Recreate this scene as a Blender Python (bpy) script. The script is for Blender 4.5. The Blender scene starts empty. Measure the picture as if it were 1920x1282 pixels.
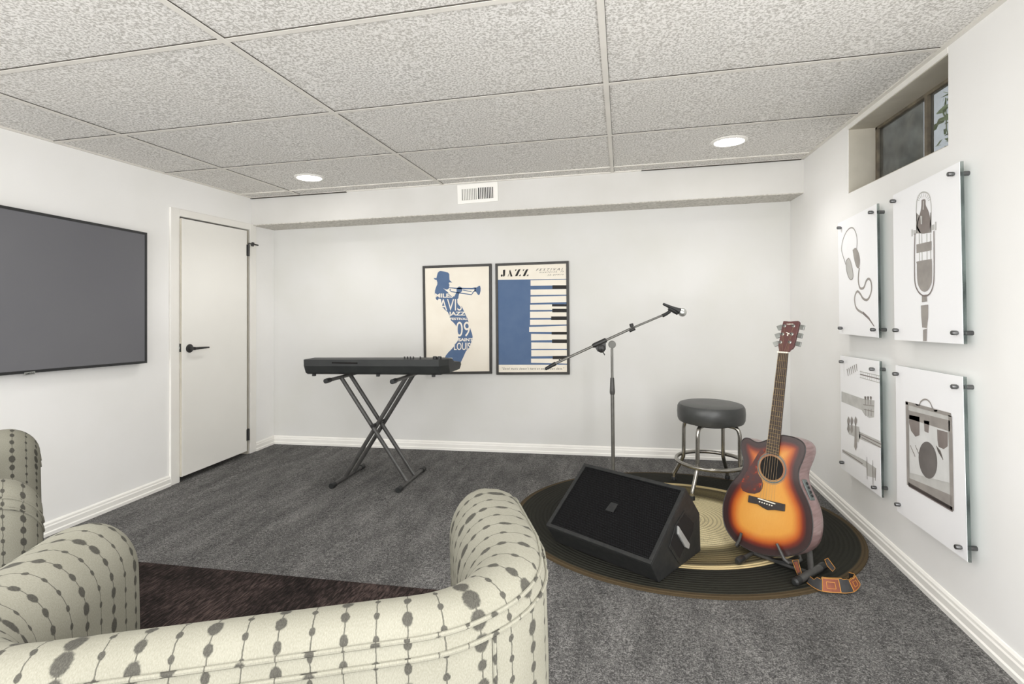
import bpy, bmesh, math, random
from mathutils import Vector, Matrix
random.seed(7)
C = bpy.context.scene.collection
PI = math.pi
# ------------------------------------------------------------------ camera geometry (world: X along back wall, Y depth, Z up)
F = 986.0; CH = 1.229; KS = 0.0216; YC = 571.4
TH = math.atan(205 / 986.0); CT, ST = math.cos(TH), math.sin(TH)
CAM = Vector((0, 0, CH))
UL, UR, VB = -3.135, 1.245, 4.30          # left wall, right wall, back wall
CEIL = 0.975 + CH                          # ceiling height above the floor
VF = -3.2                                  # where the modelled room ends behind the camera


def fl(u, v):
    """The old basement floor (and its ceiling) climbs about 2 cm per metre towards the right."""
    return KS * (u * CT + v * ST)


def V(u, v, h):
    return Vector((u, v, fl(u, v) + h))


def ray(x, y):
    a, b = (x - 960) / F, (YC - y) / F
    return Vector((a * CT - ST, a * ST + CT, b))


def onp(x, y, P, n):
    d = ray(x, y)
    return CAM + d * ((Vector(P) - CAM).dot(n) / d.dot(n))


def onU(x, y, u):
    return onp(x, y, (u, 0, 0), Vector((1, 0, 0)))


def onV(x, y, v):
    return onp(x, y, (0, v, 0), Vector((0, 1, 0)))


def onF(x, y, h=0.0):
    n = Vector((-KS * CT, -KS * ST, 1))
    return onp(x, y, (0, 0, h), n)


def cam2w(X, Z):
    return X * CT - Z * ST, X * ST + Z * CT


# ------------------------------------------------------------------ materials
def lin(c):
    return tuple(((v / 255) / 12.92 if v / 255 <= .04045 else ((v / 255 + .055) / 1.055) ** 2.4) for v in c) + (1,)


def mat(name, rgb, rough=.5, metal=0, spec=.5, coat=0):
    m = bpy.data.materials.new(name); m.use_nodes = True
    p = m.node_tree.nodes['Principled BSDF']
    p.inputs['Base Color'].default_value = lin(rgb)
    p.inputs['Roughness'].default_value = rough
    p.inputs['Metallic'].default_value = metal
    p.inputs['Specular IOR Level'].default_value = spec
    p.inputs['Coat Weight'].default_value = coat
    return m


class N:
    """small helper to wire node trees"""
    def __init__(s, m):
        s.nt = m.node_tree; s.p = s.nt.nodes.get('Principled BSDF')

    def n(s, t, **k):
        nd = s.nt.nodes.new(t)
        for a, b in k.items():
            setattr(nd, a, b)
        return nd

    def l(s, a, b):
        s.nt.links.new(a, b)

    def math(s, op, a, b=None, c=None):
        nd = s.n('ShaderNodeMath', operation=op)
        for i, x in enumerate((a, b, c)):
            if x is None: continue
            if isinstance(x, (int, float)): nd.inputs[i].default_value = x
            else: s.l(x, nd.inputs[i])
        return nd.outputs[0]

    def noise(s, vec, scale, detail=3, rough=.5):
        nd = s.n('ShaderNodeTexNoise')
        nd.inputs['Scale'].default_value = scale; nd.inputs['Detail'].default_value = detail
        nd.inputs['Roughness'].default_value = rough
        if vec is not None: s.l(vec, nd.inputs['Vector'])
        return nd.outputs['Fac']

    def ramp(s, fac, stops, interp='LINEAR'):
        nd = s.n('ShaderNodeValToRGB'); cr = nd.color_ramp; cr.interpolation = interp
        while len(cr.elements) < len(stops): cr.elements.new(.5)
        for e, (pos, col) in zip(cr.elements, stops):
            e.position = pos; e.color = lin(col)
        s.l(fac, nd.inputs[0])
        return nd.outputs['Color']

    def mix(s, fac, a, b, blend='MIX'):
        nd = s.n('ShaderNodeMix', data_type='RGBA', blend_type=blend)
        for sock, x in ((nd.inputs[0], fac), (nd.inputs[6], a), (nd.inputs[7], b)):
            if isinstance(x, (int, float)): sock.default_value = x
            elif isinstance(x, tuple): sock.default_value = lin(x)
            else: s.l(x, sock)
        return nd.outputs[2]

    def obj(s):
        return s.n('ShaderNodeTexCoord').outputs['Object']

    def bump(s, h, strength=.3, dist=.005):
        nd = s.n('ShaderNodeBump'); nd.inputs['Strength'].default_value = strength
        nd.inputs['Distance'].default_value = dist
        s.l(h, nd.inputs['Height']); s.l(nd.outputs[0], s.p.inputs['Normal'])

    def col(s, c):
        s.l(c, s.p.inputs['Base Color'])


M = {}


def noisy(name, rgb, rgb2, scale, rough=.6, bump=0, metal=0, detail=3, bscale=None, spec=.5):
    m = mat(name, rgb, rough, metal, spec); k = N(m); co = k.obj()
    f = k.noise(co, scale, detail)
    k.col(k.ramp(f, [(.35, rgb), (.68, rgb2)]))
    if bump: k.bump(k.noise(co, bscale or scale, detail), bump, .004)
    M[name] = m
    return m


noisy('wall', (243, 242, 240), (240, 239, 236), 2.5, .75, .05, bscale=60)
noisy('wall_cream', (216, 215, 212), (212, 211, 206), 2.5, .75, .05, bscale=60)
noisy('trim', (240, 238, 232), (236, 233, 227), 4, .45, .02)
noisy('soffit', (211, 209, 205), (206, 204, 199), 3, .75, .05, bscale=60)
noisy('door', (238, 236, 230), (234, 232, 226), 2, .42, .02, bscale=25)
noisy('black_metal', (32, 31, 30), (42, 41, 40), 30, .45, .02)
noisy('black_plastic', (26, 27, 27), (34, 35, 35), 20, .5, .02)
noisy('key_body', (38, 40, 40), (46, 48, 47), 12, .5, .03)
noisy('stand_metal', (62, 61, 59), (74, 73, 71), 25, .42, .02)
noisy('grey_metal', (108, 107, 103), (124, 123, 118), 25, .38, .02, .55)
noisy('disc_grey', (112, 112, 108), (122, 122, 117), 25, .6)
noisy('chrome', (150, 147, 140), (176, 173, 166), 12, .22, .02, .9)
noisy('vinyl', (58, 59, 58), (66, 67, 66), 14, .38, .06, bscale=90)
noisy('cabinet', (38, 39, 39), (47, 47, 46), 40, .55, .12, bscale=180, spec=.25)
noisy('tv_screen', (110, 110, 114), (114, 114, 117), 1.2, .85, 0, spec=.1)
noisy('tv_bezel', (36, 37, 38), (46, 46, 47), 8, .4)
noisy('silver', (190, 192, 188), (206, 208, 204), 40, .35, .1, .8, bscale=300)
noisy('frame_black', (44, 42, 38), (54, 51, 47), 18, .5, .05)
noisy('paper', (236, 229, 215), (232, 224, 209), 6, .8)
noisy('paper_blue', (80, 103, 137), (86, 108, 141), 9, .8)
noisy('ink', (34, 32, 31), (40, 38, 36), 9, .8)
noisy('print_white', (253, 253, 254), (250, 250, 252), 1.6, .35)
noisy('ink_light', (205, 204, 200), (190, 189, 185), 14, .6)
noisy('ink_pale', (226, 226, 224), (216, 216, 214), 14, .6)
noisy('ink_mid', (166, 160, 154), (146, 141, 136), 12, .6)
noisy('ink_dark', (122, 112, 108), (142, 133, 128), 8, .6)
noisy('ink_deep', (104, 99, 96), (122, 117, 114), 8, .6)
noisy('standoff', (84, 84, 84), (112, 112, 112), 30, .35, .03, .7)
noisy('headstock', (84, 50, 48), (98, 60, 57), 20, .4)
noisy('fretboard', (56, 46, 39), (68, 56, 48), 30, .55)
noisy('bridge_wood', (38, 34, 33), (50, 45, 43), 25, .5)
noisy('ivory', (232, 228, 214), (224, 219, 203), 20, .4)
noisy('brass', (172, 150, 108), (190, 168, 124), 20, .35, 0, .8)
noisy('tuner', (148, 150, 146), (172, 174, 170), 20, .3, 0, .8)
noisy('hole_dark', (12, 9, 8), (18, 14, 12), 10, .9)
noisy('preamp', (84, 92, 90), (96, 104, 102), 20, .4)
noisy('strap', (44, 43, 44), (54, 53, 53), 40, .7, .1)
noisy('strap_red', (112, 58, 40), (136, 74, 48), 30, .7, .1)
noisy('strap_gold', (196, 138, 58), (178, 122, 48), 30, .6)
noisy('window_metal', (128, 118, 100), (96, 88, 76), 18, .7, .3)
noisy('jamb_beige', (196, 190, 176), (186, 180, 166), 8, .7, .05)
noisy('well_stone', (128, 126, 120), (176, 174, 168), 9, .9, .3)
noisy('leaf', (186, 200, 150), (140, 162, 104), 20, .6)
noisy('vent_dark', (18, 18, 18), (26, 26, 26), 20, .8)
noisy('leg_wood', (52, 38, 30), (66, 48, 38), 20, .5)
noisy('gap_shadow', (62, 58, 52), (76, 72, 65), 20, .9)

# ceiling: mottled fissured mineral tile
m = mat('ceiling_tile', (200, 196, 188), .9); k = N(m); co = k.obj()
n1 = k.noise(co, 105, 4, .65); n2 = k.noise(co, 1.7, 3)
c1 = k.ramp(n1, [(.42, (180, 177, 172)), (.50, (219, 217, 213)), (.57, (240, 238, 235))])
k.col(k.mix(k.math('MULTIPLY', n2, .22), c1, (214, 206, 190))); k.bump(n1, .35, .004); M['ceiling'] = m
# popcorn underside of the bulkhead
m = mat('popcorn', (222, 218, 209), .9); k = N(m); n1 = k.noise(k.obj(), 48, 4, .7)
k.col(k.ramp(n1, [(.35, (188, 184, 174)), (.6, (232, 228, 220))])); k.bump(n1, 1, .02); M['popcorn'] = m
# carpet
m = mat('carpet', (92, 92, 91), .95, spec=.15); k = N(m); co = k.obj()
mp = k.n('ShaderNodeMapping'); mp.inputs['Scale'].default_value = (1, .3, 1); mp.inputs['Rotation'].default_value = (0, 0, .9)
k.l(co, mp.inputs[0])
big = k.noise(mp.outputs[0], 9, 5, .7); fine = k.noise(co, 190, 4, .85); mid = k.noise(co, 75, 3, .8)
v = k.math('ADD', k.math('MULTIPLY', big, .16), k.math('ADD', k.math('MULTIPLY', fine, .60), k.math('MULTIPLY', mid, .24)))
k.col(k.ramp(v, [(.38, (38, 38, 37)), (.49, (88, 87, 86)), (.61, (162, 160, 157))])); k.bump(fine, .6, .01); M['carpet'] = m
# dark shag rug
m = mat('shag', (44, 36, 34), .95, spec=.1); k = N(m); co = k.obj()
mp = k.n('ShaderNodeMapping'); mp.inputs['Scale'].default_value = (1, .22, 1); mp.inputs['Rotation'].default_value = (0, 0, -.75)
k.l(co, mp.inputs[0])
a = k.noise(mp.outputs[0], 110, 4, .7); b = k.noise(co, 4, 3)
v = k.math('ADD', k.math('MULTIPLY', a, .7), k.math('MULTIPLY', b, .3))
k.col(k.ramp(v, [(.38, (24, 20, 19)), (.5, (46, 39, 37)), (.64, (88, 74, 70))])); k.bump(a, .8, .012); M['shag'] = m
# braided oval rug: colour by normalised radius
RUGC, RUGR = (.30, 3.09), (.915, .81)
m = mat('braided', (60, 58, 50), .95, spec=.15); k = N(m); co = k.obj()
sp = k.n('ShaderNodeSeparateXYZ'); k.l(co, sp.inputs[0])
dx = k.math('DIVIDE', sp.outputs[0], RUGR[0]); dy = k.math('DIVIDE', sp.outputs[1], RUGR[1])
rr = k.math('SQRT', k.math('ADD', k.math('MULTIPLY', dx, dx), k.math('MULTIPLY', dy, dy)))
ring = k.math('SINE', k.math('MULTIPLY', rr, 270))
nz = k.noise(co, 170, 3, .7); nl = k.noise(co, 10, 4, .65)
base = k.ramp(rr, [(0, (226, 214, 176)), (.42, (222, 210, 172)), (.455, (160, 148, 112)), (.50, (98, 90, 68)), (.6, (124, 112, 82)), (.665, (88, 80, 62)), (.68, (224, 206, 160)),
                   (.715, (222, 204, 158)), (.722, (42, 42, 38)), (.965, (46, 46, 40)), (.972, (84, 72, 54)), (1, (80, 68, 50))])
fleck = k.math('GREATER_THAN', k.math('ADD', k.math('MULTIPLY', nz, .7), k.math('MULTIPLY', nl, .4)), .655)
inn = k.math('LESS_THAN', rr, .67)
c = k.mix(k.math('MULTIPLY', k.math('MULTIPLY', fleck, inn), .6), base, (60, 52, 38))
c = k.mix(k.math('MULTIPLY', k.math('GREATER_THAN', ring, .55), .3), c, (28, 26, 22))
k.col(k.mix(k.math('MULTIPLY', nz, .3), c, (120, 112, 88), 'OVERLAY'))
k.bump(k.math('ADD', ring, k.math('MULTIPLY', nz, 1.5)), .5, .004); M['braided'] = m
# speaker grille with small perforations
m = mat('grille', (12, 12, 12), .6, spec=.12); k = N(m); co = k.obj()
vo = k.n('ShaderNodeTexVoronoi'); vo.inputs['Scale'].default_value = 130; vo.inputs['Randomness'].default_value = .15
k.l(co, vo.inputs['Vector'])
k.col(k.ramp(vo.outputs['Distance'], [(.25, (2, 2, 2)), (.48, (5, 5, 5)), (.64, (26, 26, 28))])); k.bump(vo.outputs['Distance'], .6, .003); M['grille'] = m
# sunburst spruce top; 'edge' holds the distance to the rim
m = mat('sunburst', (220, 160, 70), .22, coat=.4); k = N(m)
at = k.n('ShaderNodeAttribute'); at.attribute_name = 'edge'; co = k.obj()
e = k.math('ADD', at.outputs['Fac'], k.math('MULTIPLY', k.math('SUBTRACT', k.noise(co, 7, 2), .5), .012))
base = k.ramp(e, [(0, (62, 50, 50)), (.024 / .2, (58, 42, 42)), (.039 / .2, (112, 46, 34)), (.058 / .2, (182, 98, 44)), (.088 / .2, (208, 150, 72)), (1, (214, 164, 88))])
mp = k.n('ShaderNodeMapping'); mp.inputs['Scale'].default_value = (90, 90, 1.2); k.l(co, mp.inputs[0])
k.col(k.mix(.22, base, k.ramp(k.noise(mp.outputs[0], 3, 3), [(.3, (120, 100, 80)), (.7, (160, 145, 120))]), 'SOFT_LIGHT'))
e2 = e.node; M['sunburst'] = m
for nd in m.node_tree.nodes:
    if nd.type == 'VALTORGB' and nd.color_ramp.elements[0].color[0] < .1:
        sc = k.math('DIVIDE', e, .2); m.node_tree.links.new(sc, nd.inputs[0])
# guitar side: purple-brown mahogany
m = mat('guitar_side', (110, 88, 88), .3, coat=.3); k = N(m); co = k.obj()
mp = k.n('ShaderNodeMapping'); mp.inputs['Scale'].default_value = (4, 4, 30); k.l(co, mp.inputs[0])
k.col(k.ramp(k.noise(mp.outputs[0], 4, 4), [(.3, (122, 96, 94)), (.7, (150, 124, 122))])); M['guitar_side'] = m
# tortoiseshell pickguard
m = mat('tortoise', (78, 48, 46), .25); k = N(m)
k.col(k.ramp(k.noise(k.obj(), 28, 4, .7), [(.42, (72, 50, 50)), (.58, (88, 48, 42)), (.68, (176, 62, 36))])); M['tortoise'] = m
# clear acrylic
m = bpy.data.materials.new('acrylic'); m.use_nodes = True; k = N(m); nt = m.node_tree; nt.nodes.remove(k.p)
tr = k.n('ShaderNodeBsdfTransparent'); tr.inputs[0].default_value = lin((246, 251, 250))
gl = k.n('ShaderNodeBsdfGlossy'); gl.inputs['Roughness'].default_value = .05
lw = k.n('ShaderNodeLayerWeight'); lw.inputs['Blend'].default_value = .25
nzz = k.noise(k.obj(), 8, 2)
ms = k.n('ShaderNodeMixShader'); k.l(k.math('MULTIPLY', lw.outputs['Fresnel'], k.math('ADD', nzz, .2)), ms.inputs[0]); k.l(tr.outputs[0], ms.inputs[1]); k.l(gl.outputs[0], ms.inputs[2])
k.l(ms.outputs[0], nt.nodes['Material Output'].inputs[0]); M['acrylic'] = m
# dusty basement window pane
m = bpy.data.materials.new('dusty_pane'); m.use_nodes = True; k = N(m); nt = m.node_tree; nt.nodes.remove(k.p)
tr = k.n('ShaderNodeBsdfTransparent'); tr.inputs[0].default_value = lin((215, 218, 220))
df = k.n('ShaderNodeBsdfDiffuse'); nzz = k.noise(k.obj(), 7, 6, .7)
k.l(k.ramp(nzz, [(.3, (78, 76, 70)), (.7, (150, 148, 140))]), df.inputs[0])
ms = k.n('ShaderNodeMixShader'); k.l(k.math('ADD', k.math('MULTIPLY', nzz, .45), .12), ms.inputs[0])
k.l(tr.outputs[0], ms.inputs[1]); k.l(df.outputs[0], ms.inputs[2]); k.l(ms.outputs[0], nt.nodes['Material Output'].inputs[0]); M['pane'] = m
# lit lens of the downlights
m = mat('lamp_lens', (255, 250, 240), .4); p = m.node_tree.nodes['Principled BSDF']
p.inputs['Emission Color'].default_value = (1, .97, .93, 1); p.inputs['Emission Strength'].default_value = 25; M['lamp_lens'] = m
# bead-and-string upholstery, drawn along the UVs (metres)
m = mat('bead_fabric', (208, 203, 184), .9, spec=.2); k = N(m)
uv = k.n('ShaderNodeUVMap'); uv.uv_map = 'UVMap'; sp = k.n('ShaderNodeSeparateXYZ'); k.l(uv.outputs[0], sp.inputs[0])
wob = k.noise(uv.outputs[0], 60, 3)
U = k.math('ADD', sp.outputs[0], k.math('MULTIPLY', k.math('SUBTRACT', wob, .5), .004)); W = sp.outputs[1]
SPC = .042
su = k.math('DIVIDE', U, SPC); ci = k.math('FLOOR', su); fx = k.math('MULTIPLY', k.math('SUBTRACT', k.math('SUBTRACT', su, ci), .5), SPC)
par = k.math('MODULO', k.math('ABSOLUTE', ci), 2)
w1 = k.n('ShaderNodeTexWhiteNoise', noise_dimensions='1D'); k.l(ci, w1.inputs['W'])
BS = .031
sv = k.math('ADD', k.math('DIVIDE', W, BS), k.math('MULTIPLY', w1.outputs[0], 9)); cj = k.math('FLOOR', sv)
fy = k.math('MULTIPLY', k.math('SUBTRACT', k.math('SUBTRACT', sv, cj), .5), BS)
cb = k.n('ShaderNodeCombineXYZ'); k.l(ci, cb.inputs[0]); k.l(cj, cb.inputs[1])
w2 = k.n('ShaderNodeTexWhiteNoise', noise_dimensions='2D'); k.l(cb.outputs[0], w2.inputs['Vector'])
grp = k.n('ShaderNodeTexNoise', noise_dimensions='2D'); grp.inputs['Scale'].default_value = .33; k.l(cb.outputs[0], grp.inputs['Vector'])
big = k.math('ADD', k.math('MULTIPLY', w2.outputs[0], .006), k.math('MULTIPLY', k.math('SUBTRACT', grp.outputs['Fac'], .28), .024))
big = k.math('MINIMUM', k.math('MAXIMUM', big, .0072), .0142)
R = k.math('ADD', k.math('MULTIPLY', par, .0050), k.math('MULTIPLY', k.math('SUBTRACT', 1, par), big))
ex = k.math('DIVIDE', fx, k.math('MULTIPLY', R, .82)); ey = k.math('DIVIDE', fy, k.math('MULTIPLY', R, 1.15))
d = k.math('SQRT', k.math('ADD', k.math('MULTIPLY', ex, ex), k.math('MULTIPLY', ey, ey)))
d = k.math('ADD', d, k.math('MULTIPLY', k.math('SUBTRACT', k.noise(uv.outputs[0], 260, 2), .5), .36))
bead = k.math('SUBTRACT', 1, k.math('MULTIPLY', k.math('SUBTRACT', d, .85), 4)); 
bead = k.math('MINIMUM', k.math('MAXIMUM', bead, 0), 1)
line = k.math('LESS_THAN', k.math('ABSOLUTE', fx), .0009)
msk = k.math('MAXIMUM', k.math('MULTIPLY', bead, .88), k.math('MULTIPLY', line, .75))
mp = k.n('ShaderNodeMapping'); mp.inputs['Scale'].default_value = (1, .45, 1); mp.inputs['Rotation'].default_value = (0, 0, .8); k.l(uv.outputs[0], mp.inputs[0])
weave = k.noise(mp.outputs[0], 620, 3, .7); soft = k.noise(uv.outputs[0], 9, 3)
fab = k.ramp(k.math('ADD', k.math('MULTIPLY', weave, .7), k.math('MULTIPLY', soft, .3)), [(.3, (112, 110, 98)), (.5, (125, 123, 111)), (.7, (138, 136, 124))])
k.col(k.mix(msk, fab, k.ramp(weave, [(.35, (38, 37, 34)), (.65, (64, 62, 57))]))); k.bump(weave, .12, .0015); M['bead_fabric'] = m


# ------------------------------------------------------------------ mesh helpers
class MB:
    def __init__(s):
        s.v, s.f = [], []

    def add(s, vs, fs):
        b = len(s.v); s.v += [Vector(x) for x in vs]; s.f += [tuple(b + i for i in f) for f in fs]; return s

    def hexa(s, lo4, hi4):
        return s.add(list(lo4) + list(hi4), [(3, 2, 1, 0), (4, 5, 6, 7), (0, 1, 5, 4), (1, 2, 6, 5), (2, 3, 7, 6), (3, 0, 4, 7)])

    def box(s, u0, u1, v0, v1, h0, h1, flr=True):
        """box in room axes, heights measured from the sloping floor"""
        g = V if flr else (lambda a, b, c: Vector((a, b, c)))
        q = [(u0, v0), (u1, v0), (u1, v1), (u0, v1)]
        return s.hexa([g(a, b, h0) for a, b in q], [g(a, b, h1) for a, b in q])

    def obox(s, c, ax, ay, az, hx, hy, hz):
        c, ax, ay, az = Vector(c), Vector(ax).normalized(), Vector(ay).normalized(), Vector(az).normalized()
        q = [(-1, -1), (1, -1), (1, 1), (-1, 1)]
        return s.hexa([c + ax * hx * a + ay * hy * b - az * hz for a, b in q], [c + ax * hx * a + ay * hy * b + az * hz for a, b in q])

    def prism(s, poly, ext):
        n = len(poly); ext = Vector(ext); a = [Vector(p) for p in poly]
        return s.add(a + [p + ext for p in a], [tuple(range(n - 1, -1, -1)), tuple(range(n, 2 * n))] + [(i, (i + 1) % n, n + (i + 1) % n, n + i) for i in range(n)])

    def flat(s, poly):
        return s.add(poly, [tuple(range(len(poly)))])

    def loft(s, rings, cap=True, closed=True):
        n = len(rings[0]); vs = [p for r in rings for p in r]; fs = []
        for j in range(len(rings) - 1):
            for i in range(n if closed else n - 1):
                i2 = (i + 1) % n
                fs.append((j * n + i, j * n + i2, (j + 1) * n + i2, (j + 1) * n + i))
        if cap:
            fs.append(tuple(range(n - 1, -1, -1))); fs.append(tuple(range((len(rings) - 1) * n, len(rings) * n)))
        return s.add(vs, fs)

    def tube(s, path, r, seg=12, cap=True):
        path = [Vector(p) for p in path]; rs = r if isinstance(r, (list, tuple)) else [r] * len(path)
        rings, nrm = [], None
        for i, p in enumerate(path):
            t = (path[min(i + 1, len(path) - 1)] - path[max(i - 1, 0)]).normalized()
            if nrm is None:
                nrm = t.orthogonal().normalized()
            nrm = (nrm - t * nrm.dot(t)).normalized(); b = t.cross(nrm)
            rings.append([p + (nrm * math.cos(2 * PI * q / seg) + b * math.sin(2 * PI * q / seg)) * rs[i] for q in range(seg)])
        return s.loft(rings, cap)

    def lathe(s, c, axis, prof, seg=32):
        """prof: (radius, distance along axis)"""
        c = Vector(c); ax = Vector(axis).normalized(); a = ax.orthogonal().normalized(); b = ax.cross(a)
        rings = [[c + ax * h + (a * math.cos(2 * PI * q / seg) + b * math.sin(2 * PI * q / seg)) * max(r, 1e-4) for q in range(seg)] for r, h in prof]
        return s.loft(rings)

    def torus(s, c, axis, R_, r, seg=48, sg=10):
        c = Vector(c); ax = Vector(axis).normalized(); a = ax.orthogonal().normalized(); b = ax.cross(a); vs = []
        for i in range(seg):
            d = a * math.cos(2 * PI * i / seg) + b * math.sin(2 * PI * i / seg)
            for j in range(sg):
                t = 2 * PI * j / sg
                vs.append(c + d * (R_ + r * math.cos(t)) + ax * r * math.sin(t))
        fs = [(i * sg + j, ((i + 1) % seg) * sg + j, ((i + 1) % seg) * sg + (j + 1) % sg, i * sg + (j + 1) % sg) for i in range(seg) for j in range(sg)]
        return s.add(vs, fs)

    def stroke(s, pts, w, n):
        """flat ribbon of width w along pts in the plane with normal n"""
        pts = [Vector(p) for p in pts]; n = Vector(n); L, R_ = [], []
        ws = w if isinstance(w, (list, tuple)) else [w] * len(pts)
        for i, p in enumerate(pts):
            t = pts[min(i + 1, len(pts) - 1)] - pts[max(i - 1, 0)]
            q = n.cross(t).normalized() * ws[i] / 2
            L.append(p + q); R_.append(p - q)
        m = len(pts)
        return s.add(L + R_, [(i, i + 1, m + i + 1, m + i) for i in range(m - 1)])

    def build(s, name, m, parent=None, smooth=False, bevel=0, seg=2, angle=40):
        org = parent_org(parent)
        me = bpy.data.meshes.new(name); me.from_pydata([v - org for v in s.v], [], s.f)
        bm = bmesh.new(); bm.from_mesh(me); bmesh.ops.recalc_face_normals(bm, faces=bm.faces); bm.to_mesh(me); bm.free()
        o = bpy.data.objects.new(name, me); C.objects.link(o)
        if parent is not None: o.parent = parent
        me.materials.append(M[m])
        if smooth:
            me.polygons.foreach_set('use_smooth', [True] * len(me.polygons))
            me.set_sharp_from_angle(angle=math.radians(angle))
        if bevel:
            b = o.modifiers.new('bevel', 'BEVEL'); b.width = bevel; b.segments = seg; b.limit_method = 'ANGLE'; b.angle_limit = math.radians(35)
        return o


ORG = {}


def parent_org(p):
    while p is not None and p.parent is not None: p = p.parent
    return ORG.get(p.name, Vector((0, 0, 0))) if p is not None else Vector((0, 0, 0))


def thing(name, label, cat, loc, group=None, rz=0):
    o = bpy.data.objects.new(name, None); o.empty_display_size = .05; C.objects.link(o)
    o.location = loc; o.rotation_euler.z = rz; ORG[o.name] = Vector(loc) if rz == 0 else Vector((0, 0, 0))
    o['label'] = label; o['category'] = cat
    if group: o['group'] = group
    return o


def struct(o, label=None):
    o['kind'] = 'structure'
    if label: o['label'] = label
    return o


def smooth_pts(pts, n=8, closed=False):
    """Catmull-Rom through 2-D/3-D points"""
    pts = [Vector(p) for p in pts]; out = []; m = len(pts)
    for i in range(m if closed else m - 1):
        g = (lambda j: pts[j % m]) if closed else (lambda j: pts[max(0, min(m - 1, j))])
        p0, p1, p2, p3 = g(i - 1), g(i), g(i + 1), g(i + 2)
        for q in range(n):
            t = q / n
            out.append(.5 * ((2 * p1) + (p2 - p0) * t + (2 * p0 - 5 * p1 + 4 * p2 - p3) * t * t + (3 * p1 - p0 - 3 * p2 + p3) * t ** 3))
    if not closed: out.append(pts[-1])
    return out


_tc = {}


def text_mesh(txt, bold=0.0, shear=0.0, space=1.0):
    """flat lettering as (verts, faces) normalised to the unit box"""
    cu = bpy.data.curves.new('lettering', 'FONT'); cu.body = txt; cu.offset = bold; cu.shear = shear; cu.space_character = space
    cu.resolution_u = 4; cu.fill_mode = 'FRONT'
    o = bpy.data.objects.new('lettering', cu); C.objects.link(o)
    dg = bpy.context.evaluated_depsgraph_get(); me = bpy.data.meshes.new_from_object(o.evaluated_get(dg))
    vs = [v.co.copy() for v in me.vertices]; fs = [tuple(p.vertices) for p in me.polygons]
    bpy.data.objects.remove(o); bpy.data.curves.remove(cu); bpy.data.meshes.remove(me)
    x0, x1 = min(v.x for v in vs), max(v.x for v in vs); y0, y1 = min(v.y for v in vs), max(v.y for v in vs)
    return [((v.x - x0) / (x1 - x0), (v.y - y0) / (y1 - y0)) for v in vs], fs


def text_on(mb, txt, quad, proj, **kw):
    """quad: TL, TR, BR, BL in picture units, proj maps them onto the printed surface"""
    vs, fs = text_mesh(txt, **kw); tl, tr, br, bl = [proj(*q) for q in quad]
    return mb.add([bl * (1 - a) * (1 - b) + br * a * (1 - b) + tr * a * b + tl * (1 - a) * b for a, b in vs], fs)


# ------------------------------------------------------------------ the room
o = struct(MB().box(UL - .15, UR + .16, VF, VB + .15, -.1, 0).build('floor', 'carpet'))
# back wall, bulkhead along it
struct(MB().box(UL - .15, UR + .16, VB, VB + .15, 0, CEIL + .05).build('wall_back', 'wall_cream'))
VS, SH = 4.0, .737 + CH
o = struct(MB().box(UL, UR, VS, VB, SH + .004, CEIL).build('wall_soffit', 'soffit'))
struct(MB().box(UL, UR, VS + .002, VB, SH, SH + .004).build('soffit_underside', 'popcorn', o)) if False else MB().box(UL, UR, VS + .001, VB, SH - .003, SH + .004).build('underside', 'popcorn', o)
# ceiling and its T-bar grid
struct(MB().box(UL - .15, UR + .16, VF, VB, CEIL, CEIL + .06).build('ceiling', 'ceiling'))
g = MB(); bw = .012
AL = [-2.668, -1.398, -.066]; BL = [3.845, 3.108, 2.375, 1.64, .905, .17, -.565]
for a in AL: g.box(a - bw, a + bw, VF, VS, CEIL - .006, CEIL + .01)
for b in BL: g.box(UL, UR, b - bw, b + bw, CEIL - .005, CEIL + .01)
g.box(UL, UL + .02, VF, VS, CEIL - .007, CEIL + .01); g.box(UR - .02, UR, VF, VS, CEIL - .007, CEIL + .01); g.box(UL, UR, VS - .014, VS, CEIL - .007, CEIL + .01)
noisy('grid', (226, 222, 214), (220, 216, 208), 6, .6)
struct(g.build('trim_1', 'grid'), 'pale metal grid bars between the ceiling tiles')
g = MB()     # thin dark strips painted as the shadow where tiles sit unevenly on the bars
for b, t in ((3.108, .002), (2.375, .0025), (1.64, .003), (.905, .003)): g.box(UL + .02, UR - .02, b - bw - t, b - bw, CEIL - .0035, CEIL + .002)
for a in AL: g.box(a + bw, a + bw + .0018, VF, VS - .02, CEIL - .003, CEIL + .002)
g.box(UL, UL + .9, VS - .017, VS + .001, CEIL - .012, CEIL - .006); g.box(UR - 1.1, UR - .02, VS - .016, VS - .001, CEIL - .009, CEIL - .004)
struct(g.build('trim_2', 'gap_shadow'), 'dark strips painted as shadow along the ceiling tile edges')

# left wall with the door opening
DU = UL + .035
v1 = onU(334, 600, UL).y; v2 = onU(466, 600, UL).y
zt = onU(336, 406, UL).z - fl(UL, v1)
w = MB(); w.box(UL - .15, UL, VF, v1, 0, CEIL); w.box(UL - .15, UL, v2, VB, 0, CEIL); w.box(UL - .15, UL, v1, v2, zt, CEIL)
struct(w.build('wall_left', 'wall'))
cz = onU(321, 388, UL + .015).z - fl(UL, onU(321, 388, UL + .015).y); c0 = onU(320, 600, UL + .015).y
w = MB(); w.box(UL, UL + .016, c0, v1, 0, cz); w.box(UL, UL + .016, v1, v2, zt, cz); w.box(UL, UL + .016, v2, v2 + (v1 - c0), 0, cz)
struct(w.build('trim_3', 'trim', bevel=.004), 'white casing boards around the door')
w = MB(); w.box(UL - .15, UL - .13, v1, v2, 0, zt); w.box(UL - .13, UL, v1 - .001, v1 + .012, 0, zt); w.box(UL - .13, UL, v2 - .012, v2 + .001, 0, zt)
struct(w.build('trim_4', 'jamb_beige'), 'beige door jamb behind the slab')
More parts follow.
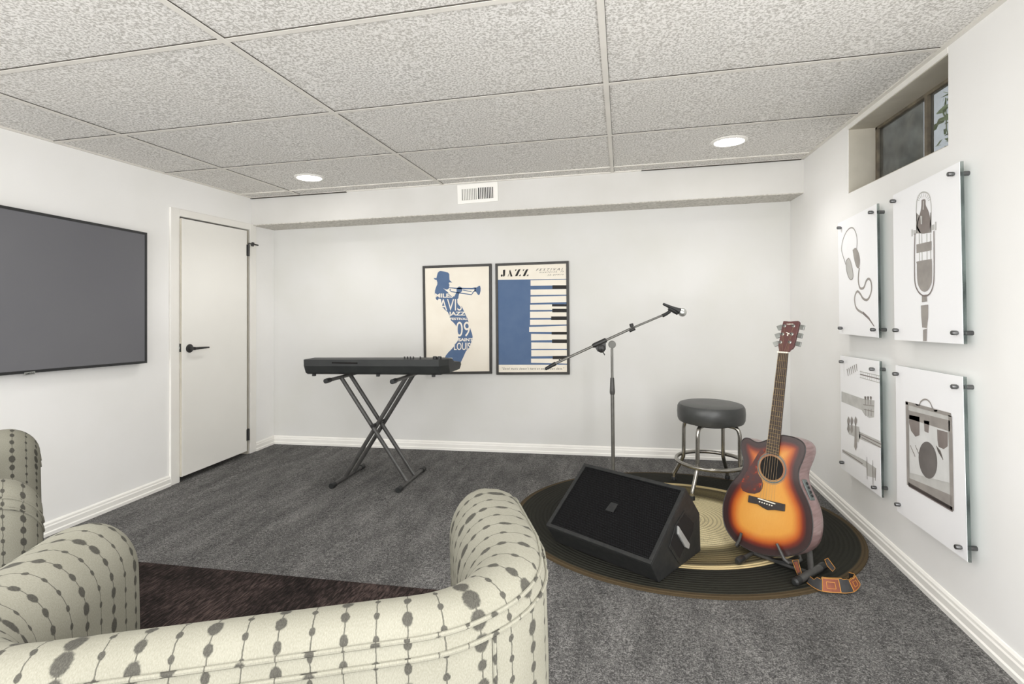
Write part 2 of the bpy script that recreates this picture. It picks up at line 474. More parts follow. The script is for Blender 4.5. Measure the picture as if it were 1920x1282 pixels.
# door slab, pulled a little out of its frame
d0 = onU(341, 650, DU).y; d1 = onU(463, 650, DU).y
dt = onU(341, 409, DU).z - fl(DU, d0); db = onU(341, 894, DU).z - fl(DU, d0)
door = MB().box(UL + .001 + .016, DU, d0, d1, db, dt).build('door_1', 'door', bevel=.002); struct(door, 'plain white slab door standing slightly ajar')
MB().box(UL + .018, DU - .001, d0 - .001, d0, db + .002, dt - .002).build('edge_band', 'jamb_beige', door)
hp = onU(355, 653, DU)
h = MB().lathe(hp, (1, 0, 0), [(.031, 0), (.031, .007), (.027, .010), (.014, .012), (.012, .05), (.0, .052)], 28)
h.tube([hp + Vector((.045, 0, 0)), hp + Vector((.047, .05, 0)), hp + Vector((.047, .135, -.002))], [.011, .009, .006], 12)
h.build('lever_handle', 'black_metal', door, True)
lp = onU(338, 652, DU - .012)
MB().box(DU - .028, DU - .006, d0 - .003, d0 - .0008, lp.z - .03, lp.z + .03, False).build('latch_plate', 'black_metal', door)
MB().box(DU - .021, DU - .013, d0 - .007, d0 - .003, lp.z - .009, lp.z + .009, False).build('latch_bolt', 'silver', door)
for ya, yb in ((459, 480), (804, 825)):
    pa = onU(465.5, ya, DU); pb = onU(465.5, yb, DU)
    h = MB().tube([Vector((DU + .004, pa.y, pb.z)), Vector((DU + .004, pa.y, pa.z))], .0075, 10)
    h.box(DU - .012, DU + .003, pa.y - .022, pa.y + .012, pb.z, pa.z, False)
    hg = h.build('hinge', 'black_metal', door, True)
    if ya < 500:
        q = Vector((DU + .004, pa.y, pa.z))
        h = MB().tube([q, q + Vector((0, 0, .012)), q + Vector((.014, .012, .010)), q + Vector((.03, .045, .006)), q + Vector((.033, .075, .004))], .006, 10)
        h.lathe(q + Vector((.02, .02, -.008)), (0, .3, 1), [(.012, 0), (.012, .03)], 12)
        h.build('door_stop', 'black_metal', hg, True)

# right wall with the high basement window
RT = .17
wa = onU(1590, 362, UR); wb = onU(1778, 275, UR); wc = onU(1590, 240, UR); wd = onU(1778, 103, UR)
wv0, wv1 = wb.y, wa.y
s0 = (wa.z - fl(UR, wa.y) + wb.z - fl(UR, wb.y)) / 2; s1 = (wc.z - fl(UR, wc.y) + wd.z - fl(UR, wd.y)) / 2
w = MB(); w.box(UR, UR + RT, VF, wv0, 0, CEIL); w.box(UR, UR + RT, wv1, VB, 0, CEIL); w.box(UR, UR + RT, wv0, wv1, 0, s0); w.box(UR, UR + RT, wv0, wv1, s1, CEIL)
struct(w.build('wall_right', 'wall'))
w = MB(); w.box(UR + .003, UR + RT, wv1 - .004, wv1, s0, s1); w.box(UR + .003, UR + RT, wv0, wv1, s1 - .004, s1); w.box(UR + .003, UR + RT, wv0, wv1, s0, s0 + .004)
struct(w.build('trim_5', 'jamb_beige'), 'beige painted reveal of the basement window')
w = MB(); w.box(UR - .0008, UR + .004, wv0 + .002, wv1 + .01, s1, s1 + .035); 
struct(w.build('trim_6', 'trim', bevel=.002), 'white board along the top of the window opening')
fu = UR + .135
w = MB()
for a, b in ((wv0, wv0 + .02), (wv1 - .028, wv1 - .004)): w.box(fu, fu + .03, a, b, s0 + .004, s1 - .004)
w.box(fu, fu + .03, wv0, wv1, s0 + .004, s0 + .02); w.box(fu, fu + .03, wv0, wv1, s1 - .02, s1 - .004)
vm = onU(1737, 200, fu).y
w.box(fu - .004, fu + .026, vm - .011, vm + .011, s0 + .02, s1 - .02)
win = struct(w.build('window_1', 'window_metal', bevel=.002), 'small high basement window with two dusty panes')
for a, b in ((wv0 + .02, vm - .011), (vm + .011, wv1 - .028)): MB().box(fu + .012, fu + .017, a, b, s0 + .02, s1 - .02).build('pane', 'pane', win)
# what lies outside: a stone window well, leaves above it
w = MB(); w.box(UR + RT + .02, UR + .62, wv1 + .5, wv1 + .6, .8, 2.75); w.box(UR + .85, UR + .95, wv0 - 1.2, wv1 + 2, .8, 2.2); w.box(UR + RT, UR + .95, wv0 - 1.2, wv1 + .5, s0 - .1, s0 - .05)
struct(w.build('window_well', 'well_stone'), 'grey stone wall of the window well outside')
lf = MB()
for _ in range(200):
    c = Vector((UR + .70 + random.uniform(-.07, .12), wv1 + .25 + random.uniform(-.12, .12), 2.36 + random.uniform(-.2, .13)))
    a = Vector((random.uniform(-1, 1), random.uniform(-1, 1), random.uniform(-1, .4))).normalized(); b = a.orthogonal().normalized(); b = (b + a.cross(b) * random.uniform(-1, 1)).normalized()
    L = random.uniform(.04, .08)
    lf.add([c, c + a * L * .5 + b * L * .28, c + a * L, c + a * L * .5 - b * L * .28], [(0, 1, 2, 3)])
    if _ % 40 == 0: lf.tube([c, c + Vector((.02, .03, -.18)), Vector((UR + .74, wv1 + .25, s0 + .02))], .003, 5)
o = lf.build('shrub', 'leaf'); o['label'] = 'green leafy shrub outside behind the basement window'; o['category'] = 'shrub'

# baseboards
def board(name, p, q, out):
    b = MB(); prof = [(0, 0), (.02, 0), (.02, .018), (.015, .024), (.015, .05), (.011, .056), (.010, .066), (.004, .074), (0, .075)]
    out = Vector(out)
    b.loft([[V(*(Vector(e) + out * d).xy, hh) for d, hh in prof] for e in (p, q)])
    return struct(b.build(name, 'trim'))
board('baseboard_back', (UL, VB, 0), (UR, VB, 0), (0, -1, 0))
board('baseboard_left', (UL, VF, 0), (UL, c0, 0), (1, 0, 0))
board('baseboard_left.001', (UL, v2 + (v1 - c0), 0), (UL, VB, 0), (1, 0, 0))
board('baseboard_right', (UR, VF, 0), (UR, VB, 0), (-1, 0, 0))

# ------------------------------------------------------------------ rugs
o = MB().box(-2.75, -.58, .1, 2.147, .001, .014).build('area_rug', 'shag', bevel=.004)
o['label'] = 'dark brown shag rug lying under the two patterned armchairs'; o['category'] = 'rug'
rb = MB(); c3 = V(*RUGC, 0); rings = []
for fac, hh in ((1, .0008), (1, .008), (.985, .011), (.72, .011), (.4, .011), (.01, .011)):
    rings.append([V(RUGC[0] + RUGR[0] * fac * math.cos(2 * PI * i / 96), RUGC[1] + RUGR[1] * fac * math.sin(2 * PI * i / 96), hh) for i in range(96)])
rb.loft(rings)
root = thing('braided_rug', 'round braided rug, black with a tan spiral middle, under the guitar and stool', 'rug', c3)
rb.build('rug_body', 'braided', root, True)
RH = .0128

# ------------------------------------------------------------------ television
TVU = UL + .05
q = [onU(-180, 350, TVU), onU(275, 436.4, TVU), onU(275, 680.4, TVU), onU(-180, 719.5, TVU)]
tv = thing('wall_mounted_television', 'wide flat television with a grey blank screen on the left wall', 'television', q[2])
MB().prism(q, (-.045, 0, 0)).build('casing', 'tv_bezel', tv, bevel=.002)
nx = Vector((1, 0, 0))
def quad_in(q, m):
    c = sum(q, Vector()) / 4; e1 = (q[1] - q[0]).normalized(); e2 = (q[3] - q[0]).normalized()
    return [q[0] + e1 * m + e2 * m, q[1] - e1 * m + e2 * m, q[2] - e1 * m - e2 * m, q[3] + e1 * m - e2 * m]
qi = quad_in(q, .015)
MB().prism([p + nx * .0012 for p in qi], (-.003, 0, 0)).build('screen', 'tv_screen', tv)
bz = MB()
for i in range(4):
    a, b, c, d = q[i], q[(i + 1) % 4], qi[(i + 1) % 4], qi[i]
    bz.prism([a + nx * .0002, b + nx * .0002, c + nx * .0002, d + nx * .0002], (.004, 0, 0))
bz.build('bezel', 'tv_bezel', tv)
lg = [onU(46, 698.3, TVU + .006), onU(66, 695.7, TVU + .006), onU(66, 701.2, TVU + .006), onU(46, 703.8, TVU + .006)]
lo = MB().prism(lg, (-.004, 0, 0)).build('badge', 'silver', tv)
text_on(MB(), 'SAMSUNG', [(48, 699.6), (64, 697.5), (64, 700.4), (48, 702.5)], lambda x, y: onU(x, y, TVU + .0066), bold=.02).build('lettering', 'ink', lo)

# ------------------------------------------------------------------ posters on the back wall
PV = VB - .022; pn = Vector((0, -1, 0))
def poster(corn, label):
    q = [onV(*c, PV) for c in corn]
    t = thing('framed_poster', label, 'poster', (q[3] + q[2]) / 2, 'framed music posters on the back wall')
    fr = MB(); qi = quad_in(q, .0205)
    for i in range(4):
        a, b, c, d = q[i], q[(i + 1) % 4], qi[(i + 1) % 4], qi[i]
        fr.prism([a, b, c, d], (0, .021, 0))
    fr.build('frame', 'frame_black', t, bevel=.0015)
    qo = quad_in(q, .017)
    pr = MB().prism([p + Vector((0, .006, 0)) for p in qo], (0, .012, 0)).build('print', 'paper', t)
    return t, pr
def P5(off):
    return lambda x, y: onV(780 + x / 5.34, 480 + y / 5.34, PV + .006 - off)
t1, pr1 = poster([(792, 498.5), (921, 494), (922, 700.5), (795, 702)], 'cream poster of a blue trumpet player in a hat, left of two')
P = P5(.0008); P2 = P5(.0014)
man = [(175, 220), (205, 220), (210, 195), (217, 168), (230, 153), (245, 149), (270, 152), (300, 158), (322, 166), (333, 180), (334, 215), (336, 240), (362, 264), (334, 264), (328, 270), (332, 284), (338, 290), (330, 298), (333, 306),
       (328, 314), (330, 322), (322, 330), (308, 336), (290, 330), (272, 322), (300, 345), (330, 372), (352, 392), (366, 402), (384, 404), (400, 372), (408, 350), (404, 338), (412, 320), (426, 306), (440, 305), (455, 312), (462, 328), (464, 346), (450, 362), (434, 372),
       (428, 392), (424, 420), (412, 436), (420, 462), (440, 486), (456, 500), (466, 520), (480, 552), (498, 590), (520, 638), (533, 690), (548, 738), (562, 780), (567, 806), (562, 840), (550, 872), (532, 920), (500, 952), (470, 1020),
       (440, 1082), (446, 1108), (436, 1116), (420, 1112), (400, 1130), (330, 1130), (300, 1040), (290, 1015), (300, 992), (330, 956), (350, 938), (376, 910), (386, 886), (412, 858), (425, 832), (420, 780), (410, 722), (398, 692), (372, 662), (346, 640), (332, 590), (318, 560),
       (290, 540), (272, 516), (262, 514), (256, 470), (250, 432), (228, 426), (218, 440), (212, 462), (205, 440), (194, 414), (188, 380), (190, 345), (200, 312), (212, 286), (214, 266), (206, 238), (190, 236)]
art = MB().flat([P(*p) for p in man])
art.stroke([P(328, 316), P(420, 324), P(470, 324), P(560, 326), P(598, 322)], [.006, .010, .011, .012, .016], pn)
art.flat([P(590, 318), (P(610, 312)), P(626, 300), P(642, 298), P(647, 322), P(646, 352), P(636, 386), P(622, 390), P(612, 374), P(600, 356), P(580, 352)])
art.stroke([P(345, 326), P(340, 340), P(350, 354), P(400, 364), P(470, 374), P(556, 386), P(566, 372), P(575, 356), P(600, 345)], .008, pn)
art.stroke([P(470, 340), P(520, 350), P(556, 354)], .007, pn)
art.build('trumpet_player_print', 'paper_blue', pr1)
lt = MB()
for s_, x0, y0, x1, y1, bo in (('MILES', 190, 374, 372, 416, .035), ('DAVIS', 160, 430, 458, 546, .0), ('JAZZ', 326, 556, 496, 606, .035), ('FESTIVAL', 340, 616, 518, 641, .03), ('09', 402, 656, 542, 806, .0), ('SAINT', 424, 820, 570, 853, .035), ('LOUIS', 380, 866, 546, 941, .012)):
    text_on(lt, s_, [(x0, y0), (x1, y0), (x1, y1), (x0, y1)], P2, bold=bo)
lt.build('lettering', 'paper', pr1)
t2, pr2 = poster([(928.5, 494), (1066, 489), (1068, 702), (930.5, 702.5)], 'cream and blue poster with piano keys and the word JAZZ, right of two')
MB().flat([P(815, 238), P(1516, 228), P(1520, 1087), P(822, 1088)]).build('blue_print', 'paper_blue', pr2)
ks = MB()
for x, a, b, c, d in ((1147, 242, 298, 234, 292), (1147, 335, 390, 329, 386), (1147, 405, 470, 398, 460), (1142, 487, 540, 480, 538), (1142, 556, 620, 552, 620), (1142, 637, 690, 634, 684), (1133, 710, 758, 696, 760), (1152, 778, 845, 782, 838), (1154, 864, 928, 866, 928), (1154, 942, 1003, 940, 998), (1152, 1026, 1068, 1024, 1076)):
    ks.flat([P2(x, a), P2(1513, c), P2(1516, d), P2(x, b)])
ks.build('white_key_print', 'paper', pr2)
P3 = P5(.002)
for x, a, b in ((1366, 292, 328), (1362, 481, 504), (1364, 527, 563), (1353, 604, 640), (1358, 758, 785), (1362, 834, 870), (1368, 1000, 1031)):
    MB().flat([P3(x, a), P3(1514, a), P3(1516, b), P3(x, b)]).build('black_key_print', 'ink', pr2)
lt = MB()
# stencil JAZZ: heavy slanted strokes with hairlines
S = lambda *pp: lt.flat([P2(825 + x * .434 - 45 * 0, 84 + y * .403) if False else P2((x / 13.24 + 925 - 780) * 5.34, (y / 13.24 + 488 - 480) * 5.34) for x, y in pp])
S((240, 235), (295, 230), (290, 360), (275, 395), (245, 405), (242, 360)); S((185, 372), (205, 345), (232, 360), (232, 395), (205, 408), (186, 395))
S((395, 265), (415, 228), (476, 398), (430, 405)); S((355, 400), (400, 300), (405, 310), (368, 402))
for x in (540, 732):
    S((x + 80, 228), (x + 138, 216), (x + 55, 390), (x - 4, 392)); S((x, 230), (x + 45, 222), (x + 5, 275)); S((x + 138, 340), (x + 138, 388), (x + 84, 392))
text_on(lt, 'FESTIVAL', [(1205, 126), (1478, 116), (1474, 142), (1200, 150)], P2, bold=-.006, shear=.3, space=1.5)
text_on(lt, 'WHATEVER. 79', [(1238, 157), (1478, 150), (1476, 162), (1236, 170)], P2, shear=.3, space=1.6)
text_on(lt, '30-8PM79', [(1318, 183), (1478, 178), (1476, 190), (1316, 196)], P2, shear=.3, space=1.6)
text_on(lt, '"Good music doesn\'t have an expiration date."', [(860, 1114), (1484, 1114), (1484, 1142), (860, 1142)], P2, shear=.3, space=1.25)
lt.build('lettering', 'ink', pr2)

# ------------------------------------------------------------------ acrylic prints on the right wall
AU = UR - .045; an = Vector((-1, 0, 0))
def Q1(off): return lambda x, y: onU(1540 + x / 3.206, 280 + y / 3.206, AU - off)
def Q2(off): return lambda x, y: onU(1540 + x / 2.9125, 640 + y / 2.9125, AU - off)
def acrylic(corn, pins, label):
    q = [onU(*c, AU) for c in corn]
    t = thing('acrylic_picture', label, 'wall print', (q[2] + q[3]) / 2, 'clear acrylic x-ray prints on the right wall')
    slab = [p.copy() for p in q]
    e = (q[1] - q[0]).normalized() * .006; slab[1] += e; slab[2] += e
    MB().prism(slab, (.008, 0, 0)).build('acrylic_sheet', 'acrylic', t)
    sh = MB().prism([p + an * .0016 for p in q], (.001, 0, 0)).build('printed_sheet', 'print_white', t)
    for px in pins:
        c = onU(*px, AU)
        MB().lathe(Vector((UR, c.y, c.z)), an, [(.0085, 0), (.0085, .028), (.006, .029), (.006, .05), (.0085, .051), (.0085, .066), (.007, .068), (0, .0681)], 18).build('standoff', 'standoff', t, True)
    return t, sh
G = 'Q'
ta, sa = acrylic([(1571.5, 419), (1644, 382), (1648, 633), (1574.5, 625)], [(1578, 427), (1638, 398), (1580, 615), (1642, 618)], 'acrylic print of a pair of headphones with a coiled cord, upper left of four')
A0, A1, A2 = Q1(.0022), Q1(.0028), Q1(.0034)
sm = lambda f, pp, n=6: [f(p.x, p.y) for p in smooth_pts([Vector((x, y, 0)) for x, y in pp], n)]
pale, mid, dark = MB(), MB(), MB()
mid.stroke(sm(A0, [(150, 700), (130, 640), (121, 600), (128, 550), (145, 505), (165, 478), (185, 471), (200, 485), (212, 520), (215, 560), (212, 600)]), .0065, an)
pale.flat(sm(A0, [(150, 668), (165, 655), (180, 690), (190, 745), (188, 775), (175, 782), (160, 760), (150, 720), (148, 690)]))
mid.stroke(sm(A1, [(150, 668), (165, 655), (180, 690), (190, 745), (188, 775), (175, 782), (160, 760), (150, 720), (148, 690), (150, 668)]), .005, an)
mid.flat(sm(A0, [(188, 605), (205, 592), (222, 615), (232, 660), (230, 700), (222, 715), (208, 700), (195, 650)]))
mid.stroke(sm(A0, [(228, 712), (222, 770), (225, 810), (235, 835), (255, 830), (270, 790), (285, 778), (298, 795), (302, 840), (290, 885), (272, 905), (250, 895), (235, 870), (218, 853), (205, 870), (200, 900), (205, 940), (220, 965), (250, 984)], 8), .012, an)
dark.stroke([A0(250, 982), A0(285, 1015), A0(318, 1064)], [.014, .012, .005], an)
pale.build('light_grey_print', 'ink_light', sa); mid.build('grey_print', 'ink_mid', sa); dark.build('dark_grey_print', 'ink_dark', sa)
tb, sb = acrylic([(1675, 366), (1800, 303), (1807, 645), (1678, 637)], [(1680, 377), (1790, 326), (1685, 619), (1797, 624)], 'acrylic print of a tall old studio microphone, upper right of four')
pale, mid, dark = MB(), MB(), MB()
pale.stroke(sm(A0, [(572, 500), (571, 420), (571, 350), (576, 300), (590, 270), (612, 257), (640, 265), (655, 295), (660, 350), (660, 420), (660, 500)]), .006, an)
for i in range(9):
    a = PI * (i + .5) / 9; pale.stroke([A0(615 - 40 * math.cos(a), 310 - 45 * math.sin(a)), A0(615 - 26 * math.cos(a), 312 - 25 * math.sin(a))], .003, an)
dark.flat(sm(A0, [(602, 305), (614, 300), (626, 304), (628, 335), (645, 375), (656, 425), (656, 465), (642, 498), (612, 506), (588, 498), (574, 468), (578, 430), (594, 380), (601, 340), (602, 306)]))
mid.flat([A0(570, 380), A0(590, 400), A0(577, 460), A0(600, 505), A0(571, 505)]); mid.flat([A0(655, 380), A0(660, 380), A0(660, 500), A0(630, 504), A0(652, 470)])
pale.flat([A1(611, 310), A1(617, 310), A1(615, 362), A1(609, 362)]); pale.flat([A1(594, 400), A1(606, 400), A1(606, 450), A1(598, 450)])
for x in (588, 604, 634, 656): pale.stroke([A0(x, 505), A0(x + 2, 670)], .006, an)
mid.flat([A1(571, 572), A1(662, 551), A1(662, 606), A1(572, 623)])
mid.flat([A1(p.x, p.y) for p in smooth_pts([Vector((x, y, 0)) for x, y in [(574, 690), (576, 674), (655, 660), (663, 662), (665, 720), (664, 790), (655, 822), (640, 846), (620, 856), (598, 845), (582, 815), (576, 780)]], 4, True)])
dark.stroke(sm(A2, [(562, 505), (559, 600), (559, 700), (562, 800), (578, 848), (602, 874), (625, 880), (650, 868), (668, 830), (676, 780), (677, 640), (676, 490)]), .006, an)
pale.flat([A1(541, 482), A1(549, 480), A1(549, 522), A1(541, 524)]); pale.flat([A1(554, 486), A1(568, 484), A1(568, 512), A1(554, 514)]); pale.flat([A1(664, 455), A1(678, 450), A1(678, 482), A1(664, 486)]); pale.flat([A1(684, 436), A1(691, 434), A1(691, 484), A1(684, 486)])
for pp in ([(604, 876), (633, 872), (636, 914), (604, 918)], [(598, 938), (642, 933), (642, 1010), (634, 1074), (606, 1070), (600, 1000)], [(611, 1084), (635, 1078), (633, 1152), (611, 1152)]): mid.flat([A1(*p) for p in pp])
pale.build('light_grey_print', 'ink_light', sb); mid.build('grey_print', 'ink_mid', sb); dark.build('dark_grey_print', 'ink_dark', sb)
tc, scs = acrylic([(1576, 666), (1649, 677), (1653, 932), (1578, 877)], [(1582, 678), (1640, 692), (1583, 867), (1644, 914)], 'acrylic print of four guitar necks one above another, lower left of four')
B0, B1, B2 = Q2(.0022), Q2(.0028), Q2(.0034)
pale, mid, dark = MB(), MB(), MB()
for i in range(6): mid.stroke([B0(140 + i * 10, 150 - i * 5.5), B0(147 + i * 9.6, 189 - i * 5.5)], [.010, .006], an)
for y0, y1 in ((163, 188), (196, 226)): pale.stroke([B0(210, y0), B0(318, y1)], .004, an)
dark.stroke([B0(211, 179), B0(318, 206)], .005, an)
for i in range(9): pale.stroke([B0(216 + i * 12, 164 + i * 2.8), B0(216 + i * 12, 198 + i * 2.8)], .003, an)
pale.flat([B0(110, 272), B0(225, 312), B0(290, 322), B0(288, 414), B0(262, 418), B0(236, 400), B0(220, 374), B0(110, 328)])
for x in (240, 255, 270):
    dark.stroke([B1(x, 298), B1(x, 345)], .005, an); dark.stroke([B1(x + 2, 368), B1(x + 2, 408)], .004, an); mid.flat([B1(x - 6, 300), B1(x + 6, 302), B1(x + 4, 318), B1(x - 4, 316)])
mid.stroke([B1(228, 345), B1(288, 352)], .004, an); mid.stroke([B1(232, 370), B1(288, 384)], .004, an)
for x, b in ((148, 500), (166, 505), (187, 596)):
    mid.flat(sm(B1, [(x, 408), (x + 8, 430), (x + 3, 452), (x - 4, 452), (x - 7, 430), (x, 408)], 4)); mid.flat([B1(x - 3, 450), B1(x + 3, 452), B1(x + 8, b - 20), B1(x, b), B1(x - 8, b - 22)])
pale.flat([B0(145, 452), B0(206, 466), B0(214, 520), B0(200, 552), B0(182, 520), B0(150, 506)])
pale.flat([B0(206, 492), B0(326, 546), B0(326, 584), B0(206, 530)])
dark.stroke([B1(206, 503), B1(327, 562)], .005, an); dark.stroke([B1(220, 524), B1(327, 580)], .004, an)
pale.flat([B0(115, 588), B0(246, 654), B0(246, 690), B0(115, 606)]); dark.stroke([B1(115, 595), B1(225, 668)], .005, an)
pale.flat([B0(244, 656), B0(300, 692), B0(297, 746), B0(250, 734)])
for x, a, b in ((249, 630, 752), (281, 648, 782), (294, 690, 760)): mid.stroke([B1(x, a), B1(x, (a + b) / 2), B1(x + 1, b)], [.003, .012, .004], an)
pale.build('light_grey_print', 'ink_light', scs); mid.build('grey_print', 'ink_mid', scs); dark.build('dark_grey_print', 'ink_dark', scs)
td, sd = acrylic([(1680, 684.5), (1806, 706), (1815, 1053), (1683, 958)], [(1685, 701), (1797, 725), (1689, 946), (1804, 1026)], 'acrylic print of a guitar amplifier with one round speaker, lower right of four')
pale, mid, dark = MB(), MB(), MB()
pale.flat([B0(462, 332), B0(706, 402), B0(718, 930), B0(472, 785)])
wi = MB().flat([B1(480, 420), B1(692, 482), B1(700, 772), B1(484, 716)])
mid.stroke([B2(466, 330), B2(474, 785)], .02, an); mid.stroke([B2(703, 405), B2(714, 920)], .022, an); mid.stroke([B2(460, 334), B2(708, 402)], .014, an)
mid.flat([B2(472, 742), B2(715, 842), B2(717, 925), B2(474, 785)]); dark.stroke([B2(476, 780), B2(716, 918)], .018, an)
mid.flat([B2(474, 375), B2(702, 432), B2(702, 492), B2(474, 420)])
dark.flat([B2(480, 400), B2(536, 412), B2(536, 512), B2(514, 520), B2(490, 488), B2(478, 440)]); dark.flat([B2(632, 480), B2(690, 496), B2(690, 572), B2(668, 588), B2(640, 575), B2(634, 540)]); dark.flat([B2(560, 430), B2(590, 436), B2(585, 500), B2(563, 490)])
dark.build('dark_grey_print', 'ink_dark', sd)
dk = MB().flat([B2(582 + 51 * math.cos(i * PI / 16), 648 + 100 * math.sin(i * PI / 16) + 16 * math.cos(i * PI / 16)) for i in range(32)])
dk.build('speaker_print', 'ink_deep', sd)
for y in range(6): mid.stroke([B2(486 + y * 9, 566 + (y % 3) * 20), B2(494 + y * 9, 590 + (y % 3) * 20)], .005, an)
for y in range(5): mid.stroke([B2(628 + y * 5, 570 + y * 6), B2(640 + y * 6, 606 + y * 10)], .006, an)
mid.stroke(sm(B2, [(515, 342), (532, 348), (545, 326), (568, 316), (592, 332), (612, 374), (634, 378)]), [.012, .010] + [.005] * 29 + [.005] * 0 + [.006] * 4 + [.010, .012], an) if False else mid.stroke(sm(B2, [(515, 342), (532, 348), (545, 326), (568, 316), (592, 332), (612, 374), (634, 378)]), .006, an)
pale.build('light_grey_print', 'ink_light', sd); wi.build('white_print', 'ink_pale', sd); mid.build('grey_print', 'ink_mid', sd)

# ------------------------------------------------------------------ ceiling lights and the air vent
cn = Vector((-KS * CT, -KS * ST, 1)).normalized()
def downlight(px, label):
    c = onF(*px, CEIL); t = thing('recessed_light', label, 'ceiling light', c, 'round recessed ceiling lights')
    MB().lathe(c - cn * .010, cn, [(.108, .0095), (.108, .006), (.098, 0), (.088, 0), (.085, .005), (.085, .0095)], 40).build('trim_ring', 'trim', t, True)
    MB().lathe(c - cn * .006, cn, [(0, -.008), (.03, -.0072), (.06, -.0045), (.078, 0), (.086, .004), (.0861, .0045)], 40).build('lens', 'lamp_lens', t, True)
    ld = bpy.data.lights.new('downlight', 'SPOT'); ld.energy = 15; ld.spot_size = 2.4; ld.spot_blend = .6; ld.shadow_soft_size = .07; ld.color = (1, .98, .96)
    lo = bpy.data.objects.new('downlight', ld); lo.location = c - cn * .03; C.objects.link(lo)
downlight((580, 332), 'lit round recessed ceiling light on the left, toward the door')
downlight((1367, 264), 'lit round recessed ceiling light on the right, near the window')
vv = VS - .008
q = [onV(857, 347, vv), onV(933, 340.5, vv), onV(934, 376.5, vv), onV(858, 383, vv)]
t = thing('air_vent', 'white metal air vent on the bulkhead under the ceiling', 'vent', (q[2] + q[3]) / 2)
MB().prism(q, (0, .0078, 0)).build('frame', 'trim', t, bevel=.002)
VX = lambda x, y: onV(840 + x / 16, 325 + y / 16, vv - .0006)
vd, vl = MB(), MB()
vd.flat([VX(900, 432), VX(1350, 400), VX(1355, 738), VX(905, 772)])
vl.flat([VX(412, 475), VX(866, 445), VX(866, 778), VX(420, 812)])
vd.build('opening', 'vent_dark', t); noisy('vent_shade', (150, 148, 142), (140, 138, 132), 20, .7); vl.build('opening', 'vent_shade', t)
for i in range(9):
    for x0, wd in ((445, 27), (940, 24)):
        x = x0 + i * 51
        yb = 470 - (x - 415) * .072
        a = [onV(840 + xx / 16, 325 + yy / 16, vv - .0008) for xx, yy in ((x, yb), (x + wd, yb), (x + wd + 10, yb + 335), (x + 10, yb + 335))]
        MB().prism(a, (0, -.003, 0)).build('slat', 'trim', t)

# ------------------------------------------------------------------ keyboard on its X stand
KC = -1.70; KV = 3.36
t = thing('keyboard_stand', 'black double-braced X stand holding up the keyboard', 'keyboard stand', V(KC, 3.49, 0))
def barlow(p, q, name, m, r=.013):
    return MB().tube([p, q], r, 12).build(name, m, t, True)
for u, fa, fb in ((-1.94, 3.285, 3.70), (-1.448, 3.274, 3.70)):
    b = MB().tube([V(u, fa + .02, .018), V(u, fb - .02, .018)], .014, 12).build('foot_bar', 'stand_metal', t, True)
    for e in (fa, fb): MB().tube([V(u, e - .022, .0185), V(u, e + .022, .0185)], .0185, 12).build('end_cap', 'black_plastic', b, True)
ztop = .742
LT, RTp = onV(640, 709, 3.42), onV(762, 711, 3.45)
uL, uR = -1.92, -1.43
for v in (3.415, 3.545): MB().tube([V(LT.x, v, ztop), V(-1.448, v, .022)], .0145, 12).build('leg', 'stand_metal', t, True)
for v in (3.450, 3.580): MB().tube([V(RTp.x, v, ztop), V(-1.94, v, .022)], .0145, 12).build('leg', 'stand_metal', t, True)
mu = (LT.x - 1.448 + RTp.x - 1.94) / 4
MB().tube([V(mu + .002, 3.39, .405), V(mu + .002, 3.60, .405)], .011, 10).build('pivot_bolt', 'black_metal', t, True)
for u in (LT.x, RTp.x):
    b = MB().tube([V(u, 3.24, ztop), V(u, 3.70, ztop)], .0125, 12).build('support_arm', 'stand_metal', t, True)
    MB().tube([V(u, 3.215, ztop), V(u, 3.27, ztop)], .0165, 12).build('end_cap', 'black_plastic', b, True)
k0, k1 = -2.243, -1.159
t = thing('digital_keyboard', 'black digital keyboard seen from behind, lying on the X stand', 'keyboard', V(KC, 3.53, .76))
prof = [(3.36, .872), (3.362, .826), (3.385, .775), (3.41, .762), (3.70, .762), (3.735, .80), (3.72, .825), (3.56, .84), (3.5, .872)]
inn = [(3.43, .868), (3.43, .826), (3.45, .79), (3.46, .772), (3.68, .77), (3.715, .80), (3.70, .82), (3.56, .835), (3.5, .866)]
MB().loft([[V(u, a, h) for a, h in pr] for u, pr in ((k0, inn), (k0 + .03, prof), (k1 - .045, prof), (k1 + .005, inn))]).build('body', 'key_body', t, bevel=.003)
s_ = [onV(x, y, KV - .0008) for x, y in ((622.5, 678.4), (670, 679.2), (670, 682), (622.5, 681.2))]
MB().prism(s_, (0, -.004, 0)).build('slot', 'hole_dark', t)
for x in (758.5, 764, 769.5, 775, 788):
    c = onV(x, 674, 3.40); MB().box(c.x - .004, c.x + .004, 3.395, 3.405, .872, .889).build('slider', 'black_plastic', t, bevel=.001)
for x in (815.5, 824):
    c = onV(x, 674, 3.41); MB().lathe(V(c.x, 3.41, .872), (0, 0, 1), [(.015, 0), (.015, .012), (.012, .017), (0, .0171)], 20).build('knob', 'black_plastic', t, True)
for x in (589, 709, 813):
    c = onV(x, 705, 3.42); MB().box(c.x - .011, c.x + .011, 3.41, 3.43, .747, .763).build('rubber_foot', 'black_plastic', t, bevel=.002)
noisy('key_white', (236, 234, 226), (230, 228, 220), 10, .35)
n = 36
for i in range(n):
    a = k0 + .09 + i * (k1 - k0 - .16) / n
    MB().box(a + .0008, a + (k1 - k0 - .16) / n - .0008, 3.595, 3.738, .828, .845).build('white_key', 'key_white', t)

